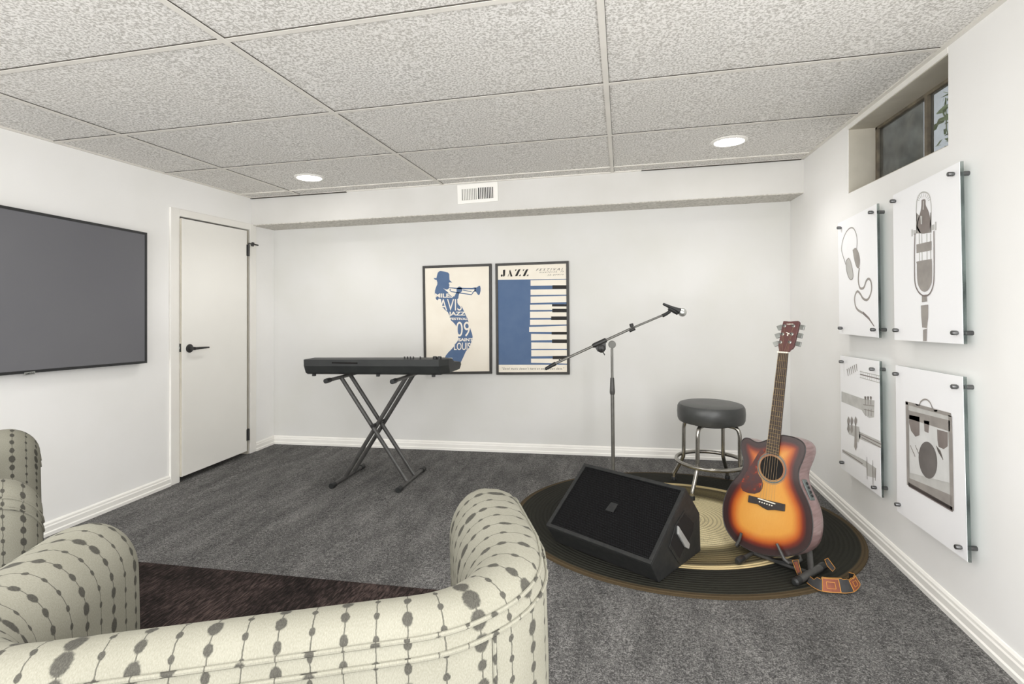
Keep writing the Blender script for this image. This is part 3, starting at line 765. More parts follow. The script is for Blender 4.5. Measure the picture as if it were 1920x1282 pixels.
# ------------------------------------------------------------------ microphone stand and microphone
mu_, mv_ = cam2w(.691, 3.588)
base = V(mu_, mv_, RH)
t = thing('microphone_stand', 'grey boom microphone stand rising behind the floor speaker', 'microphone stand', base)
wp = lambda x, y, dz=0.0: onp(x, y, base + Vector((0, 0, 0)) + Vector((ST, -CT, 0)) * dz, Vector((-ST, CT, 0)))
top = wp(1147.3, 653)
MB().lathe(base, Vector((-KS * CT, -KS * ST, 1)), [(.125, 0), (.125, .012), (.11, .022), (.03, .032), (.022, .045), (0, .046)], 36).build('base', 'black_metal', t, True)
c1 = Vector((base.x, base.y, wp(1149, 738).z)); c2 = Vector((base.x, base.y, wp(1149, 708).z))
px0 = wp(1147.5, 700)
topc = Vector((top.x, top.y, top.z))
bot = Vector((base.x, base.y, base.z + .04))
along = lambda s: bot.lerp(topc, s)
sh = (c1.z - bot.z) / (topc.z - bot.z); sg = (c2.z - bot.z) / (topc.z - bot.z)
MB().tube([bot, along(sh)], .0125, 14).build('lower_tube', 'grey_metal', t, True)
MB().tube([along(sh), topc], .0088, 14).build('upper_tube', 'grey_metal', t, True)
MB().tube([along(sh - .005), along(sh + .012), along(sh + .03), along(sg - .005), along(sg)], [.0155, .018, .0175, .013, .0115], 16).build('height_clutch', 'stand_metal', t, True)
vd_ = (CAM - topc); vd_.z = 0; vd_.normalize()
kc = wp(1147.7, 645.5)
MB().lathe(kc - vd_ * .012, vd_, [(.0245, 0), (.0255, .004), (.0255, .026), (.022, .030), (0, .0305)], 28).build('pivot_disc', 'disc_grey', t, True)
bm_ = lambda x, y: wp(x, y, .035)
b0, b1, b2, b3 = bm_(1022, 692), bm_(1042, 681), bm_(1184, 615.5), bm_(1243, 590.5)
boom = MB().tube([b1, b2], .0085, 12); boom.tube([b2, b3], .0072, 12); bo = boom.build('boom', 'grey_metal', t, True)
MB().tube([b0, b0.lerp(b1, .1), b0.lerp(b1, .9), b1], [.008, .0105, .0135, .013], 12).build('counterweight', 'black_plastic', bo, True)
MB().tube([bm_(1050, 677.5), bm_(1048.5, 672)], .005, 8).build('cable_clip', 'stand_metal', bo, True)
h = MB().tube([bm_(1111, 649), bm_(1114, 647.5), bm_(1136, 637.5), bm_(1137, 637)], [.012, .0165, .0165, .011], 14)
cc = bm_(1127.5, 653); h.lathe(cc - vd_ * .016, vd_, [(.026, 0), (.028, .006), (.028, .03), (.021, .036), (0, .0365)], 24)
h.prism([bm_(1116, 651), bm_(1136, 641), bm_(1136, 655), bm_(1127, 661), bm_(1120, 658)], vd_ * .012)
h.tube([cc + vd_ * .024, bm_(1134, 665) + vd_ * .02], .0035, 8)
h.build('boom_clutch', 'black_metal', t, True)
h = MB().tube([bm_(1180, 620), bm_(1190, 615.5)], .0125, 12); h.tube([bm_(1185.5, 616), bm_(1184.5, 611.5)], .009, 10); h.lathe(bm_(1184.8, 612), bm_(1183.6, 607.5) - bm_(1184.8, 612), [(.0135, 0), (.0135, .018), (.011, .02)], 14)
h.build('boom_collar', 'black_metal', bo, True)
h = MB().tube([bm_(1242, 592), bm_(1249, 588.5), bm_(1256, 584)], [.012, .0115, .010], 12)
h.tube([bm_(1250, 588), bm_(1256, 583), bm_(1261, 581)], [.010, .010, .010], 12)
a_, b_ = bm_(1252, 574.5), bm_(1270, 583)
ax = (b_ - a_).normalized()
h.tube([bm_(1254, 577.5), bm_(1264, 582.5), bm_(1271, 587.5)], [.0145, .0165, .013], 12)
h.build('microphone_clip', 'black_plastic', bo, True)
mp_ = [bm_(1243, 569.5), bm_(1253, 574), bm_(1262, 577.5), bm_(1275, 583.5)]
tm = thing('microphone', 'handheld microphone with silver ball head clipped to the boom', 'microphone', mp_[2])
mp_ = [p + vd_ * .006 for p in mp_]
MB().tube([mp_[0], mp_[0].lerp(mp_[1], .15), mp_[1], mp_[2], mp_[3].lerp(mp_[2], .2), mp_[3]], [.007, .0085, .0105, .0115, .019, .021], 18).build('handle', 'black_plastic', tm, True)
md = (mp_[3] - mp_[2]).normalized()
MB().lathe(mp_[3], md, [(.021, -.001), (.027, .006), (.029, .016), (.027, .028), (.020, .038), (.010, .043), (0, .0445)], 26).build('ball_grille', 'silver', tm, True)
MB().lathe(mp_[3], md, [(.0225, -.004), (.0285, .010), (.0300, .014), (.0300, .017), (.0285, .0175)], 26).build('grille_ring', 'silver', tm, True)

# ------------------------------------------------------------------ bar stool
su_, sv_ = cam2w(1.285, 3.40); sb_ = V(su_, sv_, RH)
t = thing('bar_stool', 'round bar stool with black vinyl seat and metal legs behind the guitar', 'stool', sb_)
B = lambda r, a, z: Vector((su_ + r * math.cos(a), sv_ + r * math.sin(a), z))
zs = .592; z0 = sb_.z
MB().lathe((su_, sv_, 0), (0, 0, 1), [(.0, zs - .118), (.175, zs - .118), (.198, zs - .112), (.206, zs - .095), (.2085, zs - .055), (.206, zs - .02), (.196, zs - .004), (.18, zs + .001), (.09, zs + .004), (0, zs + .005)], 56).build('seat', 'vinyl', t, True)
zr = .223
for i in range(4):
    a = TH + PI / 4 + i * PI / 2; q_ = B(.258, a, 0); zf = fl(q_.x, q_.y) + RH + .0004
    pts = smooth_pts([B(.06, a, zs - .128), B(.13, a, zs - .128), B(.168, a, zs - .137), B(.184, a, zs - .17), B(.186, a, zs - .23), B(.188, a, zr + .01), B(.198, a, zr - .03), B(.25, a, zf + .055), B(.256, a, zf + .03), B(.258, a, zf + .006)], 5)
    lg_ = MB().tube(pts, .0125, 12).build('leg', 'chrome', t, True)
    MB().lathe(B(.258, a, zf), Vector((-KS * CT, -KS * ST, 1)), [(.0165, 0), (.0165, .02), (.014, .024)], 14).build('foot_cap', 'black_plastic', lg_, True)
MB().torus((su_, sv_, zr), (0, 0, 1), .213, .0125).build('foot_ring', 'chrome', t, True)
MB().lathe((su_, sv_, zs - .135), (0, 0, 1), [(.12, 0), (.12, .018)], 30).build('swivel_plate', 'black_metal', t, True)

# ------------------------------------------------------------------ floor monitor speaker
F2 = onF(1236, 1092, RH); Ld = Vector((-.836, .549, 0)).normalized(); Dd = Vector((.549, .836, 0)).normalized()
pl = lambda x, y, off=0.0: onp(x, y, F2 - Ld * off, Ld)
side = [F2, pl(1314, 1049), pl(1312, 962), pl(1287.5, 917), pl(1221, 1060)]
LEN = .59; EX = Ld * LEN; EX.z = fl(F2.x + EX.x, F2.y + EX.y) - fl(F2.x, F2.y)
side[1].z = side[0].z + fl(side[1].x, side[1].y) - fl(F2.x, F2.y)
tsp = thing('floor_speaker', 'black wedge-shaped stage monitor speaker lying on the braided rug', 'speaker', F2 + EX / 2)
MB().prism(side, EX).build('cabinet', 'cabinet', tsp, bevel=.004)
f1, tp = side[4], side[3]
up = (tp - f1); fn = EX.cross(up).normalized()
if fn.dot(CAM - tp) < 0: fn = -fn
un = up.normalized(); hgt = up.length
Lx = EX / LEN; fp = lambda s, w_, o_=0.0: f1 + Lx * s + un * w_ + fn * o_
gr = MB()
fr_ = .018
gr.prism([fp(fr_, fr_, -.003), fp(LEN - fr_, fr_, -.003), fp(LEN - fr_, hgt - fr_, -.003), fp(fr_, hgt - fr_, -.003)], fn * .007)
gr.build('grille', 'grille', tsp)
rim = MB()
for a, b, c, d in ((0, LEN, 0, fr_), (0, LEN, hgt - fr_, hgt), (0, fr_, fr_, hgt - fr_), (LEN - fr_, LEN, fr_, hgt - fr_)):
    rim.prism([fp(a, c), fp(b, c), fp(b, d), fp(a, d)], fn * .009)
rim.build('grille_rim', 'cabinet', tsp, bevel=.002)
bq = [onp(x, y, fp(0, 0, .005), fn) for x, y in ((1146, 941.5), (1159, 945), (1150, 961), (1135, 956))]
MB().prism(bq, fn * .002).build('badge', 'cabinet', tsp)
SQ = lambda x, y, o_=.001: pl(1210 + x / 7.54, 940 + y / 7.54, o_)
hd = MB().prism([SQ(*p) for p in ((545, 130), (700, 300), (640, 620), (480, 880), (330, 650), (420, 330))], -Ld * .0025).build('handle_plate', 'cabinet', tsp, bevel=.001)
MB().prism([SQ(*p, .0036) for p in ((555, 165), (685, 305), (672, 420), (600, 590), (445, 345))], -Ld * .0008).build('handle_recess', 'hole_dark', hd)
MB().prism([SQ(*p, .0036) for p in ((415, 450), (550, 650), (482, 800), (440, 740), (357, 595))], -Ld * .0008).build('handle_recess', 'hole_dark', hd)
noisy('handle_grey', (150, 150, 148), (164, 164, 162), 20, .4)
MB().prism([SQ(*p, .0045) for p in ((440, 335), (600, 590), (588, 660), (545, 640), (440, 455))], -Ld * .012).build('handle_bar', 'handle_grey', hd, bevel=.003)
for x, y in ((375, 690), (440, 805), (545, 740), (470, 290)):
    MB().lathe(SQ(x, y, .0034), -Ld, [(.004, 0), (.004, .002)], 10).build('screw', 'black_metal', hd)

# ------------------------------------------------------------------ acoustic guitar
psi = math.radians(26 + 28); tilt = math.radians(12)
gn = Vector((-math.sin(psi) * CT + math.cos(psi) * ST, -math.sin(psi) * ST - math.cos(psi) * CT, 0))
back = -gn
gn = (gn * math.cos(tilt) + Vector((0, 0, 1)) * math.sin(tilt)).normalized()
G0 = CAM + ray(1440.7, 1041.9) * 2.40
GP = lambda x, y, o_=0.0: onp(1220 + x / 2.2886, 580 + y / 2.2886, G0 + gn * o_, gn)
outl = [(500, 560), (484, 566), (465, 571), (445, 566), (425, 554), (405, 552), (391, 566), (388, 588), (391, 612), (397, 636), (400, 656), (395, 682), (380, 706), (356, 735), (331, 775), (315, 820), (310, 868), (316, 918), (335, 960), (366, 996),
        (410, 1025), (460, 1046), (510, 1056), (560, 1059), (602, 1056), (640, 1044), (668, 1024), (685, 998), (694, 960), (696, 915), (690, 870), (675, 825), (656, 785), (641, 750), (635, 715), (638, 685), (649, 657), (659, 632), (665, 606), (662, 583), (649, 566), (625, 552), (595, 544), (565, 540), (545, 545), (522, 552)]
ol = smooth_pts([Vector((x, y, 0)) for x, y in outl], 3, True)
O3 = [GP(p.x, p.y) for p in ol]
tg = thing('acoustic_guitar', 'sunburst cutaway acoustic guitar leaning upright in its stand on the braided rug', 'guitar', GP(505, 1057) - gn * .05)
nO = len(O3); ctr = GP(508, 790)
vs, fs = [], []; NR = 18
for r in range(NR):
    s_ = 1 - r / NR
    vs += [ctr + (p - ctr) * s_ for p in O3]
vs.append(ctr)
for r in range(NR - 1):
    for i in range(nO):
        j = (i + 1) % nO; fs.append((r * nO + i, r * nO + j, (r + 1) * nO + j, (r + 1) * nO + i))
for i in range(nO): fs.append(((NR - 1) * nO + i, (NR - 1) * nO + (i + 1) % nO, NR * nO))
fc = MB().add(vs, fs); face = fc.build('soundboard', 'sunburst', tg)
face.data.attributes.new('edge', 'FLOAT', 'POINT')
def segd(p, a, b):
    ab = b - a; t_ = max(0, min(1, (p - a).dot(ab) / max(ab.dot(ab), 1e-9))); return (p - (a + ab * t_)).length
face.data.attributes['edge'].data.foreach_set('value', [min(segd(p, O3[i], O3[(i + 1) % nO]) for i in range(nO)) for p in fc.v])
GD = .108
sd_ = MB(); rings = []
for o_, sc in ((-.0005, 1), (-.03, 1.006), (-.075, 1.006), (-.102, .998), (-.108, .975), (-.112, .5), (-.113, .02)):
    rings.append([ctr + (p - ctr) * sc + gn * o_ for p in O3])
sd_.loft(rings, False).build('body_sides', 'guitar_side', tg, True)
MB().tube([p + gn * .0005 for p in O3] + [O3[0] + gn * .0005], .0024, 6).build('binding', 'brass' if False else 'bridge_wood', tg, True)
# rosette, sound hole, pickguard, bridge
hc, e1, e2 = GP(519, 680), (GP(571, 690) - GP(519, 680)), (GP(519, 732) - GP(519, 680))
hx = GP(571, 682) - hc; ux = hx.normalized(); uy = gn.cross(ux).normalized()
R0 = (GP(519, 628) - GP(519, 732)).length / 2
disc = lambda r, o_, n=40: [hc + (ux * math.cos(2 * PI * i / n) + uy * math.sin(2 * PI * i / n)) * r + gn * o_ for i in range(n)]
MB().flat(disc(R0, .0008)).build('sound_hole', 'hole_dark', tg)
rs_ = MB()
for r0, r1 in ((1.03, 1.08), (1.13, 1.26), (1.31, 1.34)):
    a, b = disc(R0 * r0, .0006), disc(R0 * r1, .0006); n = len(a)
    rs_.add(a + b, [(i, (i + 1) % n, n + (i + 1) % n, n + i) for i in range(n)])
rs_.build('rosette', 'preamp', tg)
pg = [(492, 600), (478, 598), (462, 616), (446, 644), (424, 680), (402, 712), (391, 740), (388, 762), (396, 778), (420, 788), (446, 791), (468, 784), (479, 770), (483, 745), (476, 728), (462, 706), (456, 680), (460, 652), (472, 630), (488, 614)]
MB().prism([GP(x, y, .0008) for x, y in pg], gn * .0018).build('pickguard', 'tortoise', tg)
br = [(424, 797), (500, 817), (579, 836), (577, 866), (556, 863), (535, 860), (505, 861), (484, 850), (462, 835), (440, 831), (421, 827)]
bg = MB().prism([GP(x, y, .0006) for x, y in br], gn * .009).build('bridge', 'bridge_wood', tg, bevel=.002)
MB().prism([GP(x, y, .0096) for x, y in ((462, 808), (536, 832), (535, 836), (461, 812))], gn * .004).build('saddle', 'ivory', bg)
for i in range(6):
    c = GP(468 + i * 10.5, 825 + i * 3.3, .0096); MB().lathe(c, gn, [(.0032, 0), (.003, .003), (0, .0035)], 8).build('bridge_pin', 'ivory', bg)
NB = .008   # neck stands proud of the top
ngp = lambda x, y, o_=NB: GP(x, y, o_)
MB().prism([ngp(547, 184), ngp(589, 187), ngp(548, 628), ngp(495, 613)], -gn * .0065).build('fretboard', 'fretboard', tg)
nk = [[ngp(547, 184, NB - .006), ngp(589, 187, NB - .006)], [ngp(502, 560, NB - .006), ngp(556, 566, NB - .006)]]
rings = []
for (a, b), dp in ((nk[0], .016), (nk[1], .022)):
    rings.append([a.lerp(b, .5 - .5 * math.cos(PI * i / 10)) - gn * dp * math.sin(PI * i / 10) for i in range(11)])
MB().loft(rings).build('neck', 'guitar_side', tg, True)
fr2 = MB()
for i in range(20):
    s_ = (1 - 2 ** (-(i + 1) / 12)) / (1 - 2 ** (-20.5 / 12))
    a = ngp(547, 184).lerp(ngp(495, 613), s_); b = ngp(589, 187).lerp(ngp(548, 628), s_)
    fr2.tube([a + gn * .0004, b + gn * .0004], .0011, 5)
fr2.build('frets', 'brass', tg)
MB().prism([ngp(546, 180, NB - .004), ngp(590, 183, NB - .004), ngp(590, 189, NB - .004), ngp(546, 186, NB - .004)], gn * .0065).build('nut', 'ivory', tg)
HS = lambda x, y, o_=NB - .004: GP((1430 + x / 12.82 - 1220) * 2.2886, (590 + y / 12.82 - 580) * 2.2886, o_)
hs = [(395, 885), (385, 820), (372, 750), (395, 620), (430, 440), (470, 250), (495, 148), (560, 150), (620, 158), (670, 160), (740, 152), (850, 145), (880, 180), (860, 290), (820, 440), (770, 640), (740, 760), (700, 815), (640, 850), (620, 890)]
hb = MB().prism([HS(*p) for p in hs], -gn * .016).build('headstock', 'headstock', tg, bevel=.0015)
text_on(MB(), 'YAMAHA', [(572, 212), (742, 208), (740, 234), (570, 240)], lambda x, y: HS(x, y, NB - .0032), bold=.02).build('lettering', 'ivory', hb)
lm = MB().flat([HS(x, y, NB - .0032) for x, y in ((552, 412), (590, 418), (612, 438), (640, 440), (652, 462), (620, 470), (604, 476), (618, 508), (592, 505), (580, 488), (592, 470), (600, 452), (580, 436))]); lm.build('emblem', 'ivory', hb)
pegs = [((530, 268), (440, 300)), ((485, 465), (392, 495)), ((435, 660), (350, 690)), ((745, 268), (930, 300)), ((705, 465), (885, 500)), ((655, 660), (845, 700))]
for (px, py), (kx, ky) in pegs:
    c = HS(px, py, NB - .004); kk = HS(kx, ky, -.006)
    tpg = MB().lathe(c, gn, [(.0075, 0), (.0075, .003), (.004, .004), (.0035, .016), (0, .0162)], 14).build('tuner_post', 'tuner', hb, True)
    b = MB(); st_ = HS(px, py, -.012); b.tube([st_, kk], .0025, 8)
    dr = (kk - st_).normalized(); b.obox(kk + dr * .004, dr, gn, dr.cross(gn), .0115, .0055, .0115); b.build('tuner_key', 'tuner', hb, True, bevel=.005)
    MB().lathe(c + gn * .0155, gn, [(.0028, 0), (.0028, .001)], 8).build('tuner_eye', 'hole_dark', hb)
st = MB()
for i in range(6):
    a = ngp(549 + i * 7.4, 183 + i * .6, NB + .003); b = GP(470 + i * 11.6, 810.5 + i * 3.8, .0138)
    st.tube([a, b], .0005 if i > 2 else .0007, 5)
    (px, py), _k = (pegs[2], pegs[1], pegs[0], pegs[3], pegs[4], pegs[5])[i]
    st.tube([HS(px, py, NB + .004), a], .0004, 5)
noisy('string_bronze', (120, 102, 74), (136, 116, 84), 30, .45, 0, .6); st.build('strings', 'string_bronze', tg)
# preamp plate on the lower side, strap button
pp_ = lambda x, y, o_: GP(x, y, o_)
nearest = lambda x, y: min(range(nO), key=lambda i: (ol[i] - Vector((x, y, 0))).length)
i0 = nearest(668, 812)
a, b = O3[i0], O3[(i0 + 6) % nO]
dirv = (b - a).normalized(); outw = dirv.cross(gn).normalized()
if outw.dot(a - ctr) < 0: outw = -outw
pa = MB().obox((a + b) / 2 - gn * .045 + outw * .003, dirv, gn, outw, .046, .019, .004).build('preamp_panel', 'preamp', tg, bevel=.003)
for q_ in (-.028, -.012, .008, .026):
    MB().lathe((a + b) / 2 - gn * .045 + outw * .007 + dirv * q_, outw, [(.006, 0), (.005, .006), (0, .0062)], 12).build('control_knob', 'black_plastic', pa, True)

# ------------------------------------------------------------------ guitar stand
ZC = lambda x, y: GP((x - 1220) * 2.2886, (y - 580) * 2.2886)
def onG(x, y, o_): return onp(x, y, G0 + gn * o_, gn)
fA, fB = onF(1496, 1088, RH + .0172), onF(1540, 1063, RH + .0172)
hub = fA.lerp(fB, .55)
ts = thing('guitar_stand', 'black folding A-frame guitar stand holding the acoustic guitar', 'guitar stand', V(hub.x, hub.y, RH))
fb_ = MB().tube([fA, fB], .0155, 14).build('foot_bar', 'stand_metal', ts, True)
for e, d_ in ((fA, fA - fB), (fB, fB - fA)):
    d_ = d_.normalized(); MB().tube([e - d_ * .012, e + d_ * .022, e + d_ * .03], [.0165, .0168, .010], 14).build('rubber_end', 'black_plastic', fb_, True)
ptop = onG(1508, 990, -.155)
MB().tube([hub, onG(1518, 1036, -.155), ptop], .013, 12).build('rear_post', 'stand_metal', ts, True)
lF = onF(1385, 1051, RH + .0172); lB = onG(1468, 1010, -.19)
lg_ = MB().tube([lF, onG(1413, 1036, -.05), hub - Vector((0, 0, .0045))], [.0125, .0105, .0095], 12).build('front_leg', 'stand_metal', ts, True)
d_ = (lF - onG(1413, 1036, -.05)).normalized(); MB().tube([lF - d_ * .04, lF - d_ * .035, lF + d_ * .004, lF + d_ * .016], [.014, .0165, .0165, .010], 14).build('rubber_end', 'black_plastic', lg_, True)
r_ = .0075
MB().tube([onG(1490, 1032, -.165), onG(1401, 1008, -.14), onG(1382, 1023, -.03), onG(1381, 1021, .014), onG(1386, 1012, .017), onG(1390, 999, .017)], [r_, r_, r_, r_, .0065, .006], 12).build('yoke_arm', 'stand_metal', ts, True)
MB().tube([onG(1495, 1032, -.165), onG(1502, 1050, -.13), onG(1490, 1056, -.06), onG(1477, 1054, .006), onG(1470, 1048, .016), onG(1463, 1033, .017), onG(1456.5, 1019, .017)], [r_, r_, r_, r_, r_, .0065, .006], 12).build('yoke_arm', 'stand_metal', ts, True)
MB().prism([onG(x, y, -.02) for x, y in ((1444, 1047), (1470, 1052), (1480, 1053), (1474, 1056), (1458, 1056))], -gn * .09).build('cradle_bracket', 'black_plastic', ts)

# ------------------------------------------------------------------ guitar strap lying beside the stand
lower = [(1513, 1093), (1524, 1101), (1538, 1108), (1556, 1111), (1573, 1112), (1588, 1112.5), (1601, 1110), (1609, 1103), (1612, 1094), (1606, 1087), (1592, 1083)]
lowp = smooth_pts([onF(x, y, RH + .001) for x, y in lower], 4)
hts = [.03, .045, .055, .055, .055, .05, .045, .04, .036, .034, .034]
tst = thing('guitar_strap', 'dark guitar strap with rust patches and gold stitching curled on the floor', 'strap', lowp[len(lowp) // 2])
ra, rb_ = [], []
for i, p in enumerate(lowp):
    hh = hts[min(len(hts) - 1, i // 4)]
    tn = (lowp[min(i + 1, len(lowp) - 1)] - lowp[max(0, i - 1)]).normalized(); sd2 = Vector((-tn.y, tn.x, 0))
    ra.append(p); rb_.append(p + Vector((0, 0, 1)) * hh * .86 + sd2 * hh * .5)
m_ = len(ra); th_ = Vector((.0018, .0018, 0))
sx = MB().add(ra + rb_, [(i, i + 1, m_ + i + 1, m_ + i) for i in range(m_ - 1)]); 
band = sx.build('band', 'strap', tst)
sol = band.modifiers.new('thick', 'SOLIDIFY'); sol.thickness = .003; sol.offset = 0
at2 = lambda i, w_, o_: ra[i].lerp(rb_[i], w_) + ((ra[min(i + 1, m_ - 1)] - ra[max(i - 1, 0)]).cross(rb_[i] - ra[i]).normalized()) * o_
for i0, i1 in ((9, 17), (24, 31)):
    sgn = 1 if (ra[i0 + 1] - ra[i0]).cross(rb_[i0] - ra[i0]).dot(CAM - ra[i0]) > 0 else -1
    rw = MB(); n = i1 - i0 + 1
    rw.add([at2(i, .06, .0026 * sgn) for i in range(i0, i1 + 1)] + [at2(i, .94, .0026 * sgn) for i in range(i0, i1 + 1)], [(i, i + 1, n + i + 1, n + i) for i in range(n - 1)])
    pt = rw.build('woven_patch', 'strap_red', band)
    gd = MB()
    for w_ in (.05, .95): gd.tube([at2(i, w_, .003 * sgn) for i in range(i0, i1 + 1)], .0014, 5)
    for i in (i0, i1): gd.tube([at2(i, .05, .003 * sgn), at2(i, .95, .003 * sgn)], .0014, 5)
    ii0, ii1 = i0 + 2, i1 - 2
    for w_ in (.28, .72): gd.tube([at2(i, w_, .003 * sgn) for i in range(ii0, ii1 + 1)], .0011, 5)
    for i in (ii0, ii1): gd.tube([at2(i, .28, .003 * sgn), at2(i, .72, .003 * sgn)], .0011, 5)
    gd.build('gold_stitching', 'strap_gold', pt)
eg = MB().tube([p + Vector((0, 0, .001)) for p in rb_], .0013, 5); eg.tube([p + Vector((0, 0, .002)) for p in ra], .0013, 5); eg.build('edge_stitching', 'strap_gold', band)
# the end still buttoned to the guitar hangs down beside the stand
hq = [onG(1486, 1050, -.03), onG(1497, 1049, -.03), onG(1503.5, 1074, -.01), onG(1496, 1077, -.01)]
hb_ = MB().prism(hq, gn * .003).build('hanging_end', 'strap', tst)
q2 = [hq[0].lerp(hq[1], .2).lerp(hq[3].lerp(hq[2], .2), .12), hq[0].lerp(hq[1], .8).lerp(hq[3].lerp(hq[2], .8), .12), hq[0].lerp(hq[1], .8).lerp(hq[3].lerp(hq[2], .8), .9), hq[0].lerp(hq[1], .2).lerp(hq[3].lerp(hq[2], .2), .9)]
MB().prism([p + gn * .0032 for p in q2], gn * .001).build('woven_patch', 'strap_red', hb_)
MB().tube([p + gn * .0035 for p in hq + [hq[0]]], .0011, 5).build('gold_stitching', 'strap_gold', hb_)
uq = [onF(x, y, z_) for x, y, z_ in ((1546, 1050, .06), (1552, 1047, .07), (1566, 1066, .05), (1561, 1072, .04), (1551, 1062, .05))]
ue = MB().prism(uq, (.001, .002, .003)).build('loose_end', 'strap', tst)
MB().tube([p + Vector((0, -.001, .003)) for p in uq + [uq[0]]], .0013, 5).build('gold_stitching', 'strap_gold', ue)

# ------------------------------------------------------------------ barrel armchairs
def make_chair(name, label, loc, rz):
    t = thing(name, label, 'armchair', loc, 'bead-striped barrel armchairs', rz=1e-9 + rz)
    HW, FR, BK, RC, H = .402, .21, -.21, .16, .79
    path = []   # (pos, tangent)
    def seg(p, q, n):
        p, q = Vector(p), Vector(q)
        for i in range(n): path.append((p.lerp(q, i / n), (q - p).normalized()))
    def arc(c, a0, a1, n):
        for i in range(n):
            a = a0 + (a1 - a0) * i / n
            path.append((Vector((c[0] + RC * math.cos(a), c[1] + RC * math.sin(a))), Vector((-math.sin(a), math.cos(a)))))
    seg((-HW, FR), (-HW, BK + RC), 12); arc((-HW + RC, BK + RC), PI, 1.5 * PI, 14); seg((-HW + RC, BK), (HW - RC, BK), 20); arc((HW - RC, BK + RC), 1.5 * PI, 2 * PI, 14); seg((HW, BK + RC), (HW, FR), 12)
    path.append((Vector((HW, FR)), Vector((0, 1))))
    prof = [(-.076, .30), (-.079, .45), (-.080, .60)]
    for i in range(0, 13):
        a = PI - i / 12 * PI / 2; prof.append((.004 + .084 * math.cos(a), H - .105 + .105 * math.sin(a)))
    prof += [(.022, H - .005), (.036, H - .016), (.044, H - .032), (.048, H - .052), (.049, H - .056), (.050, H - .2), (.048, H - .4), (.044, .13)]
    # plan length along the roll, for the fabric stripes
    vl = [0]
    for a, b in zip(prof, prof[1:]): vl.append(vl[-1] + math.hypot(b[0] - a[0], b[1] - a[1]))
    st_ = []; ul = 0; prev = None
    for p, tg_ in path:
        if prev is not None: ul += (p - prev).length
        prev = p; st_.append((p, tg_, 1.0, 0.0, ul))
    CAP = .10; NC = 10
    wide = lambda q, o_: o_ * (1 + .75 * max(0, min(1, (q.y - BK - .02) / .2))) if o_ > 0 else o_
    head, tail = [], []
    for i in range(1, NC + 1):
        a = i / NC * PI / 2 * .985; s_ = math.cos(a); fw = CAP * math.sin(a); w__ = s_ ** .7
        tail.append((path[-1][0] + path[-1][1] * fw, path[-1][1], w__, 1 - s_, ul + CAP * a)); head.append((path[0][0] - path[0][1] * fw, path[0][1], w__, 1 - s_, -CAP * a))
    allst = head[::-1] + st_ + tail
    vs, uvs = [], []
    for p, tg_, s_, dr, u_ in allst:
        nrm = Vector((tg_.y, -tg_.x))
        for (o_, h_), v_ in zip(prof, vl):
            hh = h_ - dr * .11 * max(0, (h_ - .4) / .4)
            q = p + nrm * wide(p, o_) * s_; vs.append(Vector((q.x, q.y, hh))); uvs.append((u_ + 5, v_))
    n = len(prof); fs = []
    for j in range(len(allst) - 1):
        for i in range(n - 1): fs.append((j * n + i, j * n + i + 1, (j + 1) * n + i + 1, (j + 1) * n + i))
    me = bpy.data.meshes.new('shell'); me.from_pydata(vs, [], fs); me.materials.append(M['bead_fabric'])
    ly = me.uv_layers.new(name='UVMap')
    for lp_ in me.loops: ly.data[lp_.index].uv = uvs[lp_.vertex_index]
    me.polygons.foreach_set('use_smooth', [True] * len(me.polygons))
    sh_ = bpy.data.objects.new('shell', me); C.objects.link(sh_); sh_.parent = t
    # piping: two welts with the boxing strip between them, seams down the rear corners
    def follow(o_, h_):
        out = []
        for p, tg_, s_, dr, u_ in allst:
            nrm = Vector((tg_.y, -tg_.x)); q = p + nrm * wide(p, o_) * s_; out.append(Vector((q.x, q.y, h_ - dr * .11)))
        return out
    for o_, h_ in ((.0435, H - .030), (.0495, H - .054)):
        b = MB(); b.tube(follow(o_, h_), .0035, 8); uvobj(b.build('piping', 'bead_fabric', sh_, True))
    for idx in (12 + 9, 12 + 14 + 20 + 5):
        p, tg_ = path[idx]; nrm = Vector((tg_.y, -tg_.x)); q = p + nrm * wide(p, .0495)
        b = MB(); b.tube([Vector((q.x, q.y, H - .056)), Vector((q.x, q.y, .14))], .004, 8); uvobj(b.build('seam', 'bead_fabric', sh_, True))
    b = MB().box(-HW + .07, HW - .07, BK + .05, FR + .03, .12, .34, False); uvobj(b.build('seat_base', 'bead_fabric', t, bevel=.015))
    b = MB().box(-HW + .088, HW - .088, BK + .09, FR + .05, .34, .46, False); uvobj(b.build('seat_cushion', 'bead_fabric', t, bevel=.035, seg=4))
    t.rotation_euler = (Vector((0, 0, 1)).rotation_difference(Vector((-KS * CT, -KS * ST, 1))).to_matrix() @ Matrix.Rotation(rz, 3, 'Z')).to_euler()
    for x, y in ((-.36, .2), (.36, .2), (-.25, -.14), (.25, -.14)):
        MB().lathe((x, y, 0), (0, 0, 1), [(.018, .0), (.026, .13)], 14).build('leg', 'leg_wood', t, True)
    return t
def uvobj(o):
    me = o.data; ly = me.uv_layers.new(name='UVMap')
    for p in me.polygons:
        ax_ = max(range(3), key=lambda i: abs(p.normal[i]))
        for li in p.loop_indices:
            c = me.vertices[me.loops[li].vertex_index].co
            ly.data[li].uv = ((c.y, c.z) if ax_ == 0 else (c.x, c.z) if ax_ == 1 else (c.x, c.y))
    return o
cu_, cv_ = -.580, .8185
make_chair('armchair', 'cream bead-striped barrel armchair in front of the camera, its back turned toward us', V(cu_, cv_, .0155), math.radians(22.8))
make_chair('armchair', 'cream bead-striped barrel armchair cut off by the left edge, nearer the wall', V(-2.03, 1.127, .0155), math.radians(-36))

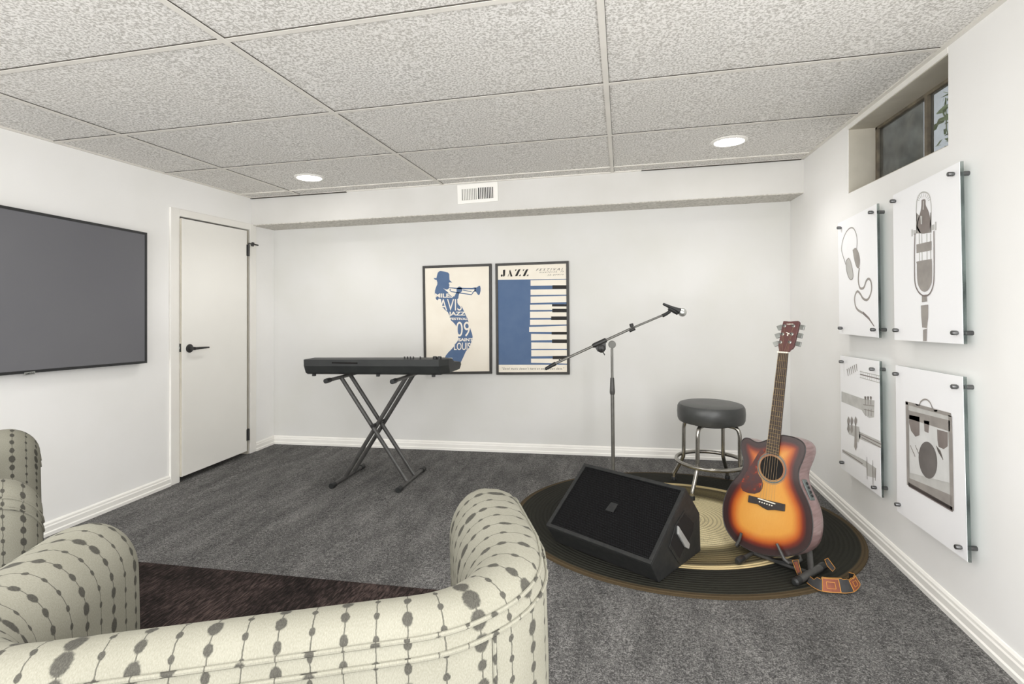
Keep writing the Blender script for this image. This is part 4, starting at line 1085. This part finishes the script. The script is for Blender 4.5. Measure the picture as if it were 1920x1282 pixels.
# ------------------------------------------------------------------ light, sky and camera
wd_ = bpy.data.worlds.new('world'); bpy.context.scene.world = wd_; wd_.use_nodes = True
bg = wd_.node_tree.nodes['Background']; bg.inputs[0].default_value = (.965, .985, 1, 1); bg.inputs[1].default_value = 1.75
def area(name, loc, target, sx_, sy_, e, col):
    ld = bpy.data.lights.new(name, 'AREA'); ld.shape = 'RECTANGLE'; ld.size = sx_; ld.size_y = sy_; ld.energy = e; ld.color = col
    o = bpy.data.objects.new(name, ld); C.objects.link(o); o.location = loc
    o.rotation_euler = (Vector(target) - Vector(loc)).to_track_quat('-Z', 'Y').to_euler()
    return o
area('fill_light', (-1.0, -3.0, 1.5), (-.9, 3.2, 1.2), 4.0, 1.6, 16, (1, 1, 1))  # added fill from behind the camera, not a lamp of the room
area('fill_light', (1.12, .1, 1.2), (UL, 2.7, .95), 1.0, 1.6, 62, (1, 1, 1))  # unseen fill added at the right to brighten the left wall
area('fill_light', (-2.85, -1.2, 1.25), (UR, 2.7, .8), 1.2, 1.7, 46, (1, 1, 1))  # unseen fill added at the left to brighten the right wall
area('ceiling_fill_light', (-1.0, -2.2, .25), (-.9, 2.0, CEIL), 3.8, 1.0, 70, (1, 1, 1))  # low uplight added only to brighten the ceiling
b_ = area('ceiling_fill_light', (-1.0, -1.6, .7), (-.9, 3.6, CEIL + .1), 3.6, .5, 3, (1, 1, 1)); b_.data.spread = math.radians(50)  # narrow extra beam added to lift the far end of the ceiling
area('overhead_fill_light', (-.95, -.1, CEIL - .08), (-.95, -.1, 0), 3.9, 1.9, 70, (1, 1, 1))  # out-of-view overhead fill, added to light walls and floor; no real fixture
cd = bpy.data.cameras.new('camera'); cam = bpy.data.objects.new('camera', cd); C.objects.link(cam)
cam.location = CAM; cam.rotation_euler = (PI / 2, 0, TH)
cd.sensor_width = 36; cd.lens = F / 1920 * 36; cd.shift_y = -(641 - YC) / 1920; cd.clip_start = .02
sc_ = bpy.context.scene; sc_.camera = cam
sc_.view_settings.view_transform = 'Standard'; sc_.view_settings.look = 'None'; sc_.view_settings.exposure = .12
sc_.cycles.max_bounces = 8; sc_.cycles.diffuse_bounces = 5; sc_.cycles.transparent_max_bounces = 10
sc_.cycles.use_denoising = True
